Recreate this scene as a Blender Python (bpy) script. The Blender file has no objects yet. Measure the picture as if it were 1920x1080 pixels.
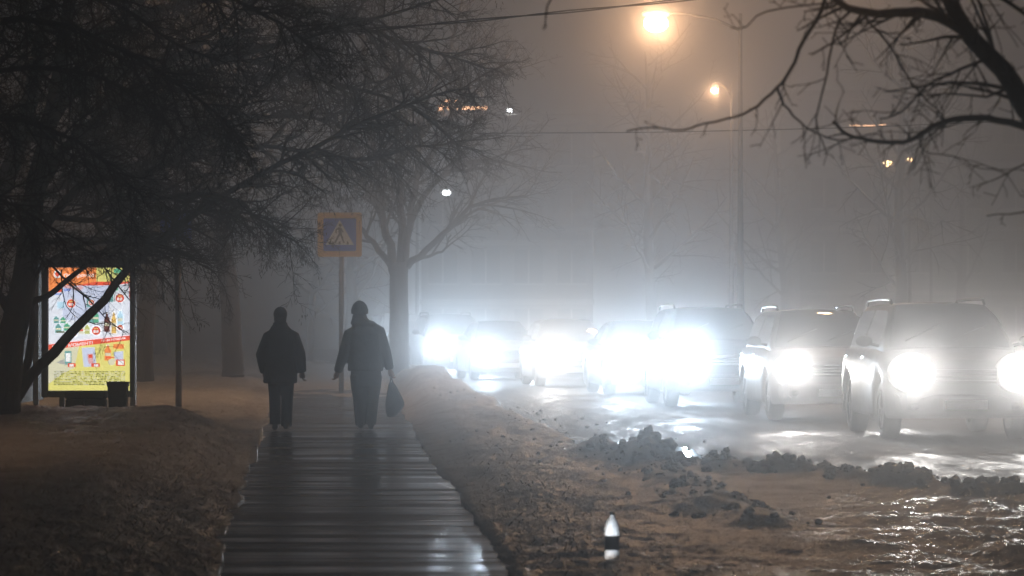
import bpy, bmesh, math, random
import numpy as np
from mathutils import Vector, Matrix

# ------------------------------------------------------------------ camera, world, exposure
S = bpy.context.scene
COL = S.collection
F = 6400.0                      # focal length in pixels of the 1920 px wide photograph
CAM_Z = 1.5
cam = bpy.data.cameras.new('camera')
cam_ob = bpy.data.objects.new('camera', cam)
COL.objects.link(cam_ob)
S.camera = cam_ob
cam.lens = 120.0
cam.sensor_width = 36.0
cam.clip_start = 0.1
cam.clip_end = 3000.0
cam_ob.location = (0, 0, CAM_Z)
cam_ob.rotation_euler = (math.radians(90) + math.atan(60 / F), 0, 0)
cam.dof.use_dof = True
cam.dof.focus_distance = 47.0
cam.dof.aperture_fstop = 5.0

world = bpy.data.worlds.new('World')
S.world = world
world.use_nodes = True
wn = world.node_tree
sky = wn.nodes.new('ShaderNodeTexSky')
sky.sky_type = 'NISHITA'
sky.sun_disc = False
sky.sun_elevation = math.radians(-4.0)
sky.sun_rotation = math.radians(200.0)
wn.links.new(sky.outputs[0], wn.nodes['Background'].inputs['Color'])
wn.nodes['Background'].inputs['Strength'].default_value = 0.05

S.view_settings.view_transform = 'Standard'
S.view_settings.look = 'None'
S.view_settings.exposure = 0.0
S.view_settings.gamma = 1.0
S.render.engine = 'CYCLES'
S.cycles.volume_bounces = 0
S.cycles.max_bounces = 6
S.cycles.use_denoising = True
S.cycles.sample_clamp_indirect = 4.0

FOG_DENSITY = 0.0125
FOG_G = 0.12
FOG_LOBE = 0.0009
HEAD_ANGLE = 34.0
HEAD_NARROW = 1450.0             # headlight beam, watts
HEAD_WIDE = 120.0                # spill of the same headlight, watts

rng = random.Random(11)


def P(x, y, d):
    """Point at distance d seen at pixel (x, y) of the 1920x1080 photograph: used to measure the place."""
    return Vector(((x - 960) / F * d, d, CAM_Z - (y - 600) / F * d))


# ------------------------------------------------------------------ materials
def mat(name, col, rough=0.6, spec=0.5, metal=0.0, bump=0.0, bscale=40.0, col2=None, cscale=8.0, coat=0.0,
        rough2=None, stretch=None, lo=0.35, hi=0.65, bdist=0.02, detail=6):
    m = bpy.data.materials.new(name)
    m.use_nodes = True
    nt = m.node_tree
    b = nt.nodes['Principled BSDF']
    b.inputs['Base Color'].default_value = (*col, 1)
    b.inputs['Roughness'].default_value = rough
    b.inputs['Specular IOR Level'].default_value = spec
    b.inputs['Metallic'].default_value = metal
    b.inputs['Coat Weight'].default_value = coat
    tc = nt.nodes.new('ShaderNodeTexCoord')
    src = tc.outputs['Object']
    if stretch:
        mp = nt.nodes.new('ShaderNodeMapping')
        mp.inputs['Scale'].default_value = stretch
        nt.links.new(src, mp.inputs['Vector'])
        src = mp.outputs[0]
    if col2 is not None or rough2 is not None:
        n = nt.nodes.new('ShaderNodeTexNoise')
        n.inputs['Scale'].default_value = cscale
        n.inputs['Detail'].default_value = detail
        n.inputs['Roughness'].default_value = 0.62
        nt.links.new(src, n.inputs['Vector'])
        mr = nt.nodes.new('ShaderNodeMapRange')
        mr.inputs['From Min'].default_value = lo
        mr.inputs['From Max'].default_value = hi
        nt.links.new(n.outputs[0], mr.inputs['Value'])
        if col2 is not None:
            mx = nt.nodes.new('ShaderNodeMix')
            mx.data_type = 'RGBA'
            mx.inputs['A'].default_value = (*col, 1)
            mx.inputs['B'].default_value = (*col2, 1)
            nt.links.new(mr.outputs[0], mx.inputs['Factor'])
            nt.links.new(mx.outputs['Result'], b.inputs['Base Color'])
        if rough2 is not None:
            r = nt.nodes.new('ShaderNodeMapRange')
            r.inputs['To Min'].default_value = rough
            r.inputs['To Max'].default_value = rough2
            nt.links.new(mr.outputs[0], r.inputs['Value'])
            nt.links.new(r.outputs[0], b.inputs['Roughness'])
    if bump:
        n2 = nt.nodes.new('ShaderNodeTexNoise')
        n2.inputs['Scale'].default_value = bscale
        n2.inputs['Detail'].default_value = 5
        nt.links.new(src, n2.inputs['Vector'])
        bp = nt.nodes.new('ShaderNodeBump')
        bp.inputs['Strength'].default_value = bump
        bp.inputs['Distance'].default_value = bdist
        nt.links.new(n2.outputs[0], bp.inputs['Height'])
        nt.links.new(bp.outputs[0], b.inputs['Normal'])
    return m


def emat(name, col, strength, sample=False, base=None):
    m = bpy.data.materials.new(name)
    m.use_nodes = True
    b = m.node_tree.nodes['Principled BSDF']
    b.inputs['Base Color'].default_value = (*(base or [0.8 * c for c in col]), 1)
    b.inputs['Roughness'].default_value = 0.35
    b.inputs['Emission Color'].default_value = (*col, 1)
    b.inputs['Emission Strength'].default_value = strength
    m.cycles.emission_sampling = 'AUTO' if sample else 'NONE'
    return m


M = {}
M['snow'] = mat('old_snow', (0.74, 0.735, 0.73), 0.34, 0.35, bump=0.9, bscale=45, col2=(0.44, 0.42, 0.40), cscale=2.2,
                lo=0.46, hi=0.80, rough2=0.62, bdist=.03)
M['clod'] = mat('dirty_snow_lumps', (0.66, 0.64, 0.62), 0.45, 0.4, bump=0.8, bscale=30, col2=(0.42, 0.40, 0.38), cscale=9)
M['slush'] = mat('wet_slush_road', (0.05, 0.05, 0.052), 0.45, 0.22, bump=0.9, bscale=38, col2=(0.13, 0.128, 0.125), cscale=1.5,
                 rough2=0.75, stretch=(2.6, 0.35, 1), lo=0.38, hi=0.62)
M['path'] = mat('wet_asphalt', (0.035, 0.035, 0.037), 0.08, 0.5, col2=(0.075, 0.072, 0.07), cscale=1.0, detail=4,
                rough2=0.42, stretch=(0.28, 2.1, 1), lo=0.34, hi=0.66)
M['water'] = mat('meltwater', (0.012, 0.013, 0.014), 0.035, 0.5, bump=0.02, bscale=9)
M['ground'] = mat('far_snow_ground', (0.42, 0.40, 0.38), 0.8, 0.2, col2=(0.25, 0.23, 0.21), cscale=0.4)
M['bark'] = mat('bark', (0.060, 0.050, 0.043), 0.85, 0.25, bump=0.8, bscale=16, col2=(0.028, 0.024, 0.022), cscale=5,
                stretch=(1, 1, 0.3))
M['twig'] = mat('twig_bark', (0.045, 0.037, 0.032), 0.8, 0.25)
M['keys'] = mat('dry_seed_keys', (0.060, 0.045, 0.030), 0.85, 0.2)
M['grass'] = mat('frosted_dry_grass', (0.48, 0.44, 0.38), 0.8, 0.2, col2=(0.7, 0.68, 0.65), cscale=5)
M['steel'] = mat('galvanised_steel', (0.22, 0.22, 0.23), 0.45, 0.5, 0.7, bump=0.1, bscale=20, col2=(0.14, 0.14, 0.145), cscale=6)
M['dark_metal'] = mat('dark_painted_metal', (0.035, 0.036, 0.04), 0.5, 0.5, col2=(0.06, 0.058, 0.055), cscale=5)
M['pale_metal'] = mat('pale_painted_metal', (0.55, 0.55, 0.55), 0.45, 0.5, col2=(0.4, 0.39, 0.38), cscale=6)
M['concrete'] = mat('dark_concrete', (0.06, 0.058, 0.056), 0.85, 0.3, bump=0.4, bscale=50, col2=(0.03, 0.03, 0.03), cscale=6)
M['rubber'] = mat('tyre_rubber', (0.018, 0.018, 0.018), 0.7, 0.3, bump=0.3, bscale=30)
M['plastic'] = mat('black_plastic', (0.02, 0.02, 0.021), 0.5, 0.4)
M['chrome'] = mat('chrome_trim', (0.55, 0.55, 0.56), 0.2, 0.5, 1.0)
M['alloy'] = mat('dirty_alloy', (0.28, 0.28, 0.28), 0.45, 0.5, 0.8)
M['pole'] = mat('black_pole_paint', (0.012, 0.012, 0.012), 0.7, 0.2)
M['cable'] = mat('cable_sheath', (0.02, 0.02, 0.02), 0.7)


def glass_mat(name, tint):
    m = mat(name, tint, 0.06, 0.5)
    m.node_tree.nodes['Principled BSDF'].inputs['Coat Weight'].default_value = 0.3
    return m


M['car_glass'] = glass_mat('dark_car_glass', (0.008, 0.009, 0.010))


# ------------------------------------------------------------------ mesh helpers
def link(o, parent=None):
    COL.objects.link(o)
    if parent is not None:
        o.parent = parent
    return o


def tag(o, label=None, cat=None, group=None, kind=None):
    if label:
        o['label'] = label
    if cat:
        o['category'] = cat
    if group:
        o['group'] = group
    if kind:
        o['kind'] = kind
    return o


def empty(name, loc=(0, 0, 0), rz=0.0):
    o = bpy.data.objects.new(name, None)
    o.empty_display_size = 0.2
    COL.objects.link(o)
    o.location = loc
    o.rotation_euler = (0, 0, rz)
    return o


class MB:
    """Collects vertices and faces of ONE mesh."""

    def __init__(self):
        self.v, self.f, self.mi = [], [], []
        self.cur = 0

    def add(self, vs, fs):
        k = len(self.v)
        self.v.extend([tuple(p) for p in vs])
        for f in fs:
            self.f.append(tuple(i + k for i in f))
            self.mi.append(self.cur)
        return self

    def box(self, lo, hi, taper=None):
        x0, y0, z0 = lo
        x1, y1, z1 = hi
        t = taper or (0, 0)
        return self.add([(x0, y0, z0), (x1, y0, z0), (x1, y1, z0), (x0, y1, z0),
                         (x0 + t[0], y0 + t[1], z1), (x1 - t[0], y0 + t[1], z1), (x1 - t[0], y1 - t[1], z1), (x0 + t[0], y1 - t[1], z1)],
                        [(0, 3, 2, 1), (4, 5, 6, 7), (0, 1, 5, 4), (1, 2, 6, 5), (2, 3, 7, 6), (3, 0, 4, 7)])

    def bevelbox(self, lo, hi, b=0.02):
        """Box with chamfered vertical and horizontal edges (three stacked chamfered rings)."""
        x0, y0, z0 = lo
        x1, y1, z1 = hi

        def ring(z, i):
            X0, X1, Y0, Y1 = x0 + i, x1 - i, y0 + i, y1 - i
            return [(X0 + b, Y0, z), (X1 - b, Y0, z), (X1, Y0 + b, z), (X1, Y1 - b, z), (X1 - b, Y1, z), (X0 + b, Y1, z), (X0, Y1 - b, z), (X0, Y0 + b, z)]
        rs = [ring(z0, b), ring(z0 + b, 0), ring(z1 - b, 0), ring(z1, b)]
        vs = sum(rs, [])
        fs = [tuple(range(7, -1, -1)), tuple(range(24, 32))]
        for k in range(3):
            for j in range(8):
                fs.append((k * 8 + j, k * 8 + (j + 1) % 8, (k + 1) * 8 + (j + 1) % 8, (k + 1) * 8 + j))
        return self.add(vs, fs)

    def tube(self, pts, rads, n=6, cap=True):
        pts = [Vector(p) for p in pts]
        m = len(pts)
        if not hasattr(rads, '__len__'):
            rads = [rads] * m
        vs, fs = [], []
        ref = None
        for i in range(m):
            t = (pts[min(i + 1, m - 1)] - pts[max(i - 1, 0)])
            if t.length < 1e-9:
                t = Vector((0, 0, 1))
            t.normalize()
            if ref is None:
                ref = Vector((1, 0, 0)) if abs(t.x) < 0.8 else Vector((0, 1, 0))
            a = (ref - t * ref.dot(t))
            if a.length < 1e-6:
                a = t.orthogonal()
            a.normalize()
            ref = a
            b = t.cross(a)
            r = rads[i]
            rx, ry = (r if hasattr(r, '__len__') else (r, r))
            for k in range(n):
                an = 2 * math.pi * k / n
                vs.append(pts[i] + a * (math.cos(an) * rx) + b * (math.sin(an) * ry))
        for i in range(m - 1):
            for k in range(n):
                fs.append((i * n + k, i * n + (k + 1) % n, (i + 1) * n + (k + 1) % n, (i + 1) * n + k))
        if cap:
            fs.append(tuple(range(n - 1, -1, -1)))
            fs.append(tuple((m - 1) * n + k for k in range(n)))
        return self.add(vs, fs)

    def rings(self, rs, n=20):
        """Stacked horizontal ellipses: (cx, cy, z, rx, ry)."""
        vs, fs = [], []
        for (cx, cy, z, rx, ry) in rs:
            for k in range(n):
                a = 2 * math.pi * k / n
                vs.append((cx + rx * math.cos(a), cy + ry * math.sin(a), z))
        m = len(rs)
        up = rs[-1][2] > rs[0][2]
        for i in range(m - 1):
            for k in range(n):
                q = (i * n + k, i * n + (k + 1) % n, (i + 1) * n + (k + 1) % n, (i + 1) * n + k)
                fs.append(q if up else q[::-1])
        lo, hi = tuple(range(n)), tuple((m - 1) * n + k for k in range(n))
        fs.append(lo[::-1] if up else lo)
        fs.append(hi if up else hi[::-1])
        return self.add(vs, fs)

    def sphere(self, c, r, nu=14, nv=9):
        rx, ry, rz = r if hasattr(r, '__len__') else (r, r, r)
        vs = [(c[0], c[1], c[2] - rz)]
        for j in range(1, nv):
            ph = -math.pi / 2 + math.pi * j / nv
            for i in range(nu):
                th = 2 * math.pi * i / nu
                vs.append((c[0] + rx * math.cos(ph) * math.cos(th), c[1] + ry * math.cos(ph) * math.sin(th), c[2] + rz * math.sin(ph)))
        vs.append((c[0], c[1], c[2] + rz))
        fs = []
        top = len(vs) - 1
        for i in range(nu):
            fs.append((0, 1 + (i + 1) % nu, 1 + i))
            fs.append((top, 1 + (nv - 2) * nu + i, 1 + (nv - 2) * nu + (i + 1) % nu))
        for j in range(nv - 2):
            for i in range(nu):
                a, b = 1 + j * nu + i, 1 + j * nu + (i + 1) % nu
                fs.append((a, b, b + nu, a + nu))
        return self.add(vs, fs)

    def grid(self, rows, flip=False):
        n = len(rows[0])
        vs = [p for r in rows for p in r]
        fs = []
        for i in range(len(rows) - 1):
            for k in range(n - 1):
                q = (i * n + k, i * n + k + 1, (i + 1) * n + k + 1, (i + 1) * n + k)
                fs.append(q[::-1] if flip else q)
        return self.add(vs, fs)

    def mesh(self, name, mats, smooth=False):
        me = bpy.data.meshes.new(name)
        me.from_pydata(self.v, [], self.f)
        for m in (mats if isinstance(mats, (list, tuple)) else [mats]):
            me.materials.append(m)
        if any(self.mi):
            me.polygons.foreach_set('material_index', self.mi)
        if smooth:
            me.polygons.foreach_set('use_smooth', [True] * len(me.polygons))
        me.update()
        return me

    def build(self, name, mats, parent=None, smooth=False):
        return link(bpy.data.objects.new(name, self.mesh(name, mats, smooth)), parent)


def copy_tree(o, parent=None):
    c = o.copy()
    COL.objects.link(c)
    c.parent = parent
    for ch in list(o.children):
        copy_tree(ch, c)
    return c


# ------------------------------------------------------------------ ground
_tab = np.random.RandomState(5).rand(256, 256)


def vnoise(x, y):
    xi, yi = np.floor(x).astype(int), np.floor(y).astype(int)
    fx, fy = x - xi, y - yi
    fx, fy = fx * fx * (3 - 2 * fx), fy * fy * (3 - 2 * fy)
    a = _tab[xi & 255, yi & 255]
    b = _tab[(xi + 1) & 255, yi & 255]
    c = _tab[xi & 255, (yi + 1) & 255]
    d = _tab[(xi + 1) & 255, (yi + 1) & 255]
    return (a * (1 - fx) + b * fx) * (1 - fy) + (c * (1 - fx) + d * fx) * fy - 0.5


def fbm(x, y, o=4, g=0.5):
    s, a = 0, 1.0
    for k in range(o):
        s = s + a * vnoise(x * 2 ** k + 17.3 * k, y * 2 ** k + 9.1 * k)
        a *= g
    return s


def sm(x, a, b):
    t = np.clip((x - a) / (b - a), 0, 1)
    return t * t * (3 - 2 * t)


def path_l(Y):
    return -1.75 - 0.061 * (Y - 20)


def path_r(Y):
    return 0.0 - 0.051 * (Y - 20)


_BY = [10, 19, 27.8, 31, 34, 38.4, 48, 60, 75, 91, 110, 130, 160, 200]
_BX = [11.5, 8.0, 4.2, 2.7, 1.35, 0.75, 0.20, -0.65, -1.7, -2.9, -4.9, -7.6, -12.5, -21.0]


def road_b(Y):
    return np.interp(Y, _BY, _BX)


def seg_dist(X, Y, poly):
    best = np.full(np.shape(X), 1e9)
    for (x0, y0), (x1, y1) in zip(poly[:-1], poly[1:]):
        dx, dy = x1 - x0, y1 - y0
        t = np.clip(((X - x0) * dx + (Y - y0) * dy) / (dx * dx + dy * dy), 0, 1)
        best = np.minimum(best, np.hypot(X - x0 - t * dx, Y - y0 - t * dy))
    return best


RIDGE1 = [(1.05, 36.5), (1.45, 33.4), (2.8, 30.9), (4.25, 27.7), (8.0, 19.5)]
RIDGE2 = [(1.25, 34.2), (1.42, 30.0), (1.55, 26.5), (1.80, 24.0)]


def snow_z(X, Y):
    L, R, B = path_l(Y), path_r(Y), road_b(Y)
    edge = 0.045 * fbm(X * 2.2, Y * 0.8, 3) + 0.12 * fbm(X * 0.5 + 4, Y * 0.3, 2)
    dl = L - X + edge
    dr = X - R + edge
    far = sm(Y, 56, 72)
    # left bank
    g = np.interp(Y, [10, 20, 32, 43.6, 44.8, 46.8, 49, 60, 66, 80, 140], [0.10, 0.12, 0.20, 0.32, 0.29, 0.06, 0.03, 0.03, 0.10, 0.14, 0.2])
    z_left = 0.035 * sm(dl, -0.02, 0.30) + g * sm(dl, 0.05, 1.15)
    z_left = z_left + 0.05 * fbm(X * 1.1, Y * 0.8, 3) * sm(dl, 0.1, 0.8) * (g + 0.1) * 4
    z_left = z_left + 0.10 * far * np.maximum(fbm(X * 0.7 + 9, Y * 0.35, 3), -0.1)
    # verge between path and road
    vb = np.interp(Y, [15, 22, 30, 40, 52, 64, 80, 100], [0.03, 0.03, 0.055, 0.085, 0.16, 0.30, 0.32, 0.25])
    z_right = 0.03 * sm(dr, -0.02, 0.10) + vb * sm(dr, 0.05, 0.6)
    z_right = z_right + 0.10 * np.maximum(fbm(X * 0.9, Y * 0.5, 3), -0.12) * sm(dr, 0.2, 0.9)
    z_right = z_right + 0.055 * fbm(X * 2.6, Y * 1.3, 3) * sm(dr, 0.15, 0.7) * sm(Y, 27, 38)
    z_right = z_right + 0.22 * np.exp(-((X + 1.72) / 0.6) ** 2 - ((Y - 69) / 7.0) ** 2) * (0.85 + 0.5 * fbm(X * 2.5, Y * 0.9, 3)) * sm(dr, 0.0, 0.4)   # heap by the kerb, added to block headlight streaks on the footpath
    z = np.where(X < 0.5 * (L + R), z_left, z_right)
    inside = (dl < 0) & (dr < 0)
    z = np.where(inside, -0.06 + 0.0 * X, z)
    # far end of the path is buried in slush
    z = np.where(inside, z + far * (0.07 + 0.05 * fbm(X * 1.5, Y * 0.8, 3)), z)
    # fine crust
    crust = (0.022 * fbm(X * 4.5, Y * 3.2, 3) + 0.013 * np.abs(fbm(X * 15, Y * 11, 2)) + 0.008 * vnoise(X * 29, Y * 22)) * np.where(dl > 0, 1.6, 1.35)
    near_right = sm(X - R, 0.6, 1.6) * sm(-Y, -31.5, -28.0)
    ruts = 0.012 * fbm(X * 0.8 + 3, Y * 3.4 + X * 1.1, 3)
    z = z + np.where(inside, 0.2, 1.0) * (crust * (1 - 0.25 * near_right) + ruts * near_right)
    # ploughed ridges
    r1 = seg_dist(X, Y, RIDGE1)
    r2 = seg_dist(X, Y, RIDGE2)
    lump = 0.75 + 1.1 * fbm(X * 2.1, Y * 1.6, 3)
    z = z + 0.16 * np.clip(lump, 0.3, 2) * np.exp(-(r1 / 0.32) ** 2) + 0.075 * np.clip(lump, 0.1, 2) * np.exp(-(r2 / 0.27) ** 2)
    # road bed
    db = X - B + 0.22 * fbm(X * 1.3, Y * 0.8, 3)
    far_side = X - (B + 13.5) + 0.3 * fbm(X, Y * 0.6, 2)
    onroad = sm(db, -0.10, 0.25) * (1 - sm(far_side, 0, 0.8))
    z = z * (1 - onroad) + (-0.12) * onroad
    z = z + 0.12 * sm(far_side, 0.2, 1.5)
    return z


def fan(name, z_fn, y0, y1, a0, a1, ncol, cap, mt, k=0.85, kind='structure'):
    ys = [y0]
    while ys[-1] < y1:
        ys.append(ys[-1] + min(cap, max(0.022, k * ys[-1] ** 2 / 9600)))
    ys = np.array(ys)
    an = np.linspace(a0, a1, ncol)
    Y, A = np.meshgrid(ys, an, indexing='ij')
    X = A * Y
    Z = z_fn(X, Y)
    nv = X.size
    me = bpy.data.meshes.new(name)
    me.vertices.add(nv)
    me.vertices.foreach_set('co', np.stack([X, Y, Z], -1).astype(np.float32).ravel())
    r, c = X.shape
    i = np.arange(nv).reshape(r, c)
    q = np.stack([i[:-1, :-1], i[:-1, 1:], i[1:, 1:], i[1:, :-1]], -1).reshape(-1, 4)
    me.loops.add(q.size)
    me.loops.foreach_set('vertex_index', q.ravel().astype(np.int32))
    me.polygons.add(len(q))
    me.polygons.foreach_set('loop_start', np.arange(0, q.size, 4, dtype=np.int32))
    me.polygons.foreach_set('use_smooth', np.ones(len(q), dtype=bool))
    me.update(calc_edges=True)
    me.materials.append(mt)
    o = link(bpy.data.objects.new(name, me))
    tag(o, kind=kind)
    return o


fan('snow_ground', snow_z, 14.0, 175.0, -0.235, 0.26, 640, 0.22, M['snow'], k=0.6)


def road_z(X, Y):
    B = road_b(Y)
    lat = X - B
    z = 0.016 * fbm(lat * 1.7, Y * 0.16, 3) + 0.020 * np.maximum(fbm(lat * 3.5, Y * 0.9, 4), -0.05) + 0.015 * fbm(lat * 14, Y * 6, 2)
    z = z + 0.020 * fbm(lat * 4.2 + 1.5 * fbm(lat * .3, Y * .08, 2), Y * 0.07, 2)
    z = z + 0.012 * np.abs(np.sin(lat * 2.3 + 1.5 * fbm(lat * .4, Y * .1, 2))) * np.exp(-((lat - 2.5) / 3) ** 2)
    pd = np.exp(-(((X - 1.50 + (Y - 40) * 0.07) / 0.95) ** 2 + ((Y - 41) / 5.5) ** 2))
    return z - 0.050 * pd + 0.004 - 0.20 * sm(-lat, 0.35, 0.8)     # the road bed dives under the verge


fan('road', road_z, 17.0, 175.0, -0.12, 0.27, 420, 0.3, M['slush'], k=1.0)

mb = MB()
mb.add([(0.2, 30, -0.024), (9, 30, -0.024), (9, 90, -0.024), (-3.2, 90, -0.024)], [(0, 1, 2, 3)])
tag(mb.build('meltwater_puddle', M['water']), kind='structure')


def path_grid():
    ys = np.arange(12.0, 76.0, 0.05)
    us = np.linspace(-0.12, 1.12, 30)
    rows = []
    wav = 0.00030 * fbm(ys * 1.3, ys * 0 + 3.3, 2) + 0.00016 * fbm(ys * 3.6, ys * 0 + 8.1, 2)
    for j, y in enumerate(ys):
        l, r = path_l(y), path_r(y)
        xs = l + (r - l) * us
        zz = wav[j] + 0.00022 * fbm(xs * 0.5, np.full_like(xs, y * 2.4), 3)
        rows.append([(x, y, z) for x, z in zip(xs, zz)])
    m = MB()
    m.grid(rows)
    tag(m.build('footpath', M['path'], smooth=True), kind='structure')


path_grid()

mb = MB()
mb.add([(-900, -60, -0.30), (900, -60, -0.30), (900, 1800, -0.30), (-900, 1800, -0.30)], [(0, 1, 2, 3)])
tag(mb.build('ground', M['ground']), kind='structure')


# lumps thrown up by the plough
def rock(m, c, r, rg, sub=None):
    n, k = 8, 6
    vs = []
    ph0 = rg.random() * 6.28
    j = [[0.72 + 0.5 * rg.random() for _ in range(n)] for _ in range(k + 1)]
    sx, sy, sz = 0.8 + 0.5 * rg.random(), 0.8 + 0.5 * rg.random(), 0.65 + 0.5 * rg.random()
    vs.append((c[0], c[1], c[2] - r * 0.6))
    for a in range(1, k):
        ph = -math.pi / 2 + math.pi * a / k
        for b in range(n):
            th = ph0 + 2 * math.pi * b / n
            q = r * j[a][b]
            vs.append((c[0] + q * sx * math.cos(ph) * math.cos(th), c[1] + q * sy * math.cos(ph) * math.sin(th), c[2] + q * sz * math.sin(ph)))
    vs.append((c[0] + r * .1, c[1], c[2] + r * sz * (0.8 + .4 * rg.random())))
    fs = []
    t = len(vs) - 1
    for b in range(n):
        fs.append((0, 1 + (b + 1) % n, 1 + b))
        fs.append((t, 1 + (k - 2) * n + b, 1 + (k - 2) * n + (b + 1) % n))
    for a in range(k - 2):
        for b in range(n):
            p, q = 1 + a * n + b, 1 + a * n + (b + 1) % n
            fs.append((p, q, q + n, p + n))
    m.add(vs, fs)


def along(poly, t):
    seg = [math.dist(a, b) for a, b in zip(poly[:-1], poly[1:])]
    s = t * sum(seg)
    for (a, b), l in zip(zip(poly[:-1], poly[1:]), seg):
        if s <= l:
            u = s / l
            return a[0] + (b[0] - a[0]) * u, a[1] + (b[1] - a[1]) * u
        s -= l
    return poly[-1]


rg = random.Random(3)
mb = MB()
spots = []
for poly, n, spread, rs in ((RIDGE1, 1000, 0.18, 0.050), (RIDGE2, 170, 0.24, 0.034)):
    for k in range(n):
        x, y = along(poly, rg.random())
        spots.append((x + rg.gauss(0, spread), y + rg.gauss(0, spread * 1.6), rs * (0.25 + 0.9 * rg.random() ** 2.2)))
for k in range(160):                                    # crumbs scattered over the verge and the near road
    y = rg.uniform(26, 60)
    spots.append((float(road_b(y)) + rg.gauss(0, .9), y, 0.010 + 0.022 * rg.random() ** 2))
sx = np.array([s[0] for s in spots])
sy = np.array([s[1] for s in spots])
sz = np.maximum(snow_z(sx, sy), np.where(sx > road_b(sy), road_z(sx, sy), -1))
for (x, y, r), z in zip(spots, sz):
    rock(mb, (x, y, float(z) + r * 0.3), r, rg)
tag(mb.build('snow_crumbs', M['snow']), 'crumbs of dirty frozen snow thrown along the ploughed ridge', 'snow', kind='stuff')


def lump(px, py, d, h, w, label):
    p = P(px, py, d)
    z0 = float(snow_z(np.array([p.x]), np.array([d]))[0])
    m = MB()
    r2 = random.Random(int(px))
    rock(m, (0, 0, h * 0.38), w * 0.40, r2)
    for _ in range(3):
        rock(m, (r2.uniform(-w, w) * 0.4, r2.uniform(-w, w) * 0.3, h * r2.uniform(0.15, 0.5)), w * r2.uniform(0.22, 0.36), r2)
    rock(m, (0.02, 0, h * 0.75), w * 0.24, r2)
    o = m.build('snow_lump', M['clod'])
    o.location = (p.x, d, z0 - 0.03)
    tag(o, label, 'snow lump', 'large lumps on the ploughed snow ridge')


lump(1212, 880, 34.0, 0.19, 0.24, 'largest dark lump of frozen snow, at the puddle end of the ridge')
lump(1252, 880, 33.6, 0.16, 0.18, 'dark snow lump just right of the largest lump')
lump(1335, 890, 32.4, 0.16, 0.17, 'pointed snow lump a short step right of the puddle lumps')
lump(1358, 893, 32.1, 0.15, 0.13, 'small pointed snow lump touching its pointed neighbour on the ridge')
lump(1430, 905, 31.0, 0.10, 0.20, 'low wide snow lump on the ridge before the second car')
lump(1275, 940, 28.2, 0.11, 0.18, 'pale rounded snow lump behind the plastic bottle')
lump(1370, 985, 25.0, 0.08, 0.13, 'rounded snow lump at the near end of the short ridge')
lump(1310, 990, 24.8, 0.06, 0.13, 'flat dark snow lump right of the plastic bottle')

# frosted dry grass poking through the thin snow
mb = MB()
rg = random.Random(8)
gx, gy = [], []
for k in range(5000):
    y = 17 + 43 * rg.random() ** 1.6
    if rg.random() < 0.8:
        x = float(path_l(y)) - 0.02 - abs(rg.gauss(0, 1.1))
        if y > 44 and rg.random() < .7:
            continue
    else:
        x = float(path_r(y)) + 0.05 + abs(rg.gauss(0, 0.55))
    gx.append(x)
    gy.append(y)
gz = snow_z(np.array(gx), np.array(gy))
for x, y, z in zip(gx, gy, gz):
    h = 0.016 + 0.034 * rg.random() ** 1.5
    a = rg.random() * 6.28
    dx, dy = math.cos(a) * 0.0035, math.sin(a) * 0.0035
    lx, ly = rg.gauss(0, .7) * h, rg.gauss(0, .5) * h
    z = float(z) - 0.004
    mb.add([(x - dx, y - dy, z), (x + dx, y + dy, z), (x + lx * .5 + dx * .6, y + ly * .5, z + h * .7), (x + lx, y + ly, z + h)], [(0, 1, 2), (0, 2, 3)])
tag(mb.build('frosted_grass', M['grass']), 'frosted dry grass poking through the thin snow beside the footpath', 'grass', kind='stuff')


# ------------------------------------------------------------------ trees
def rvec(r):
    return Vector((r.gauss(0, 1), r.gauss(0, 1), r.gauss(0, 1))).normalized()


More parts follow.
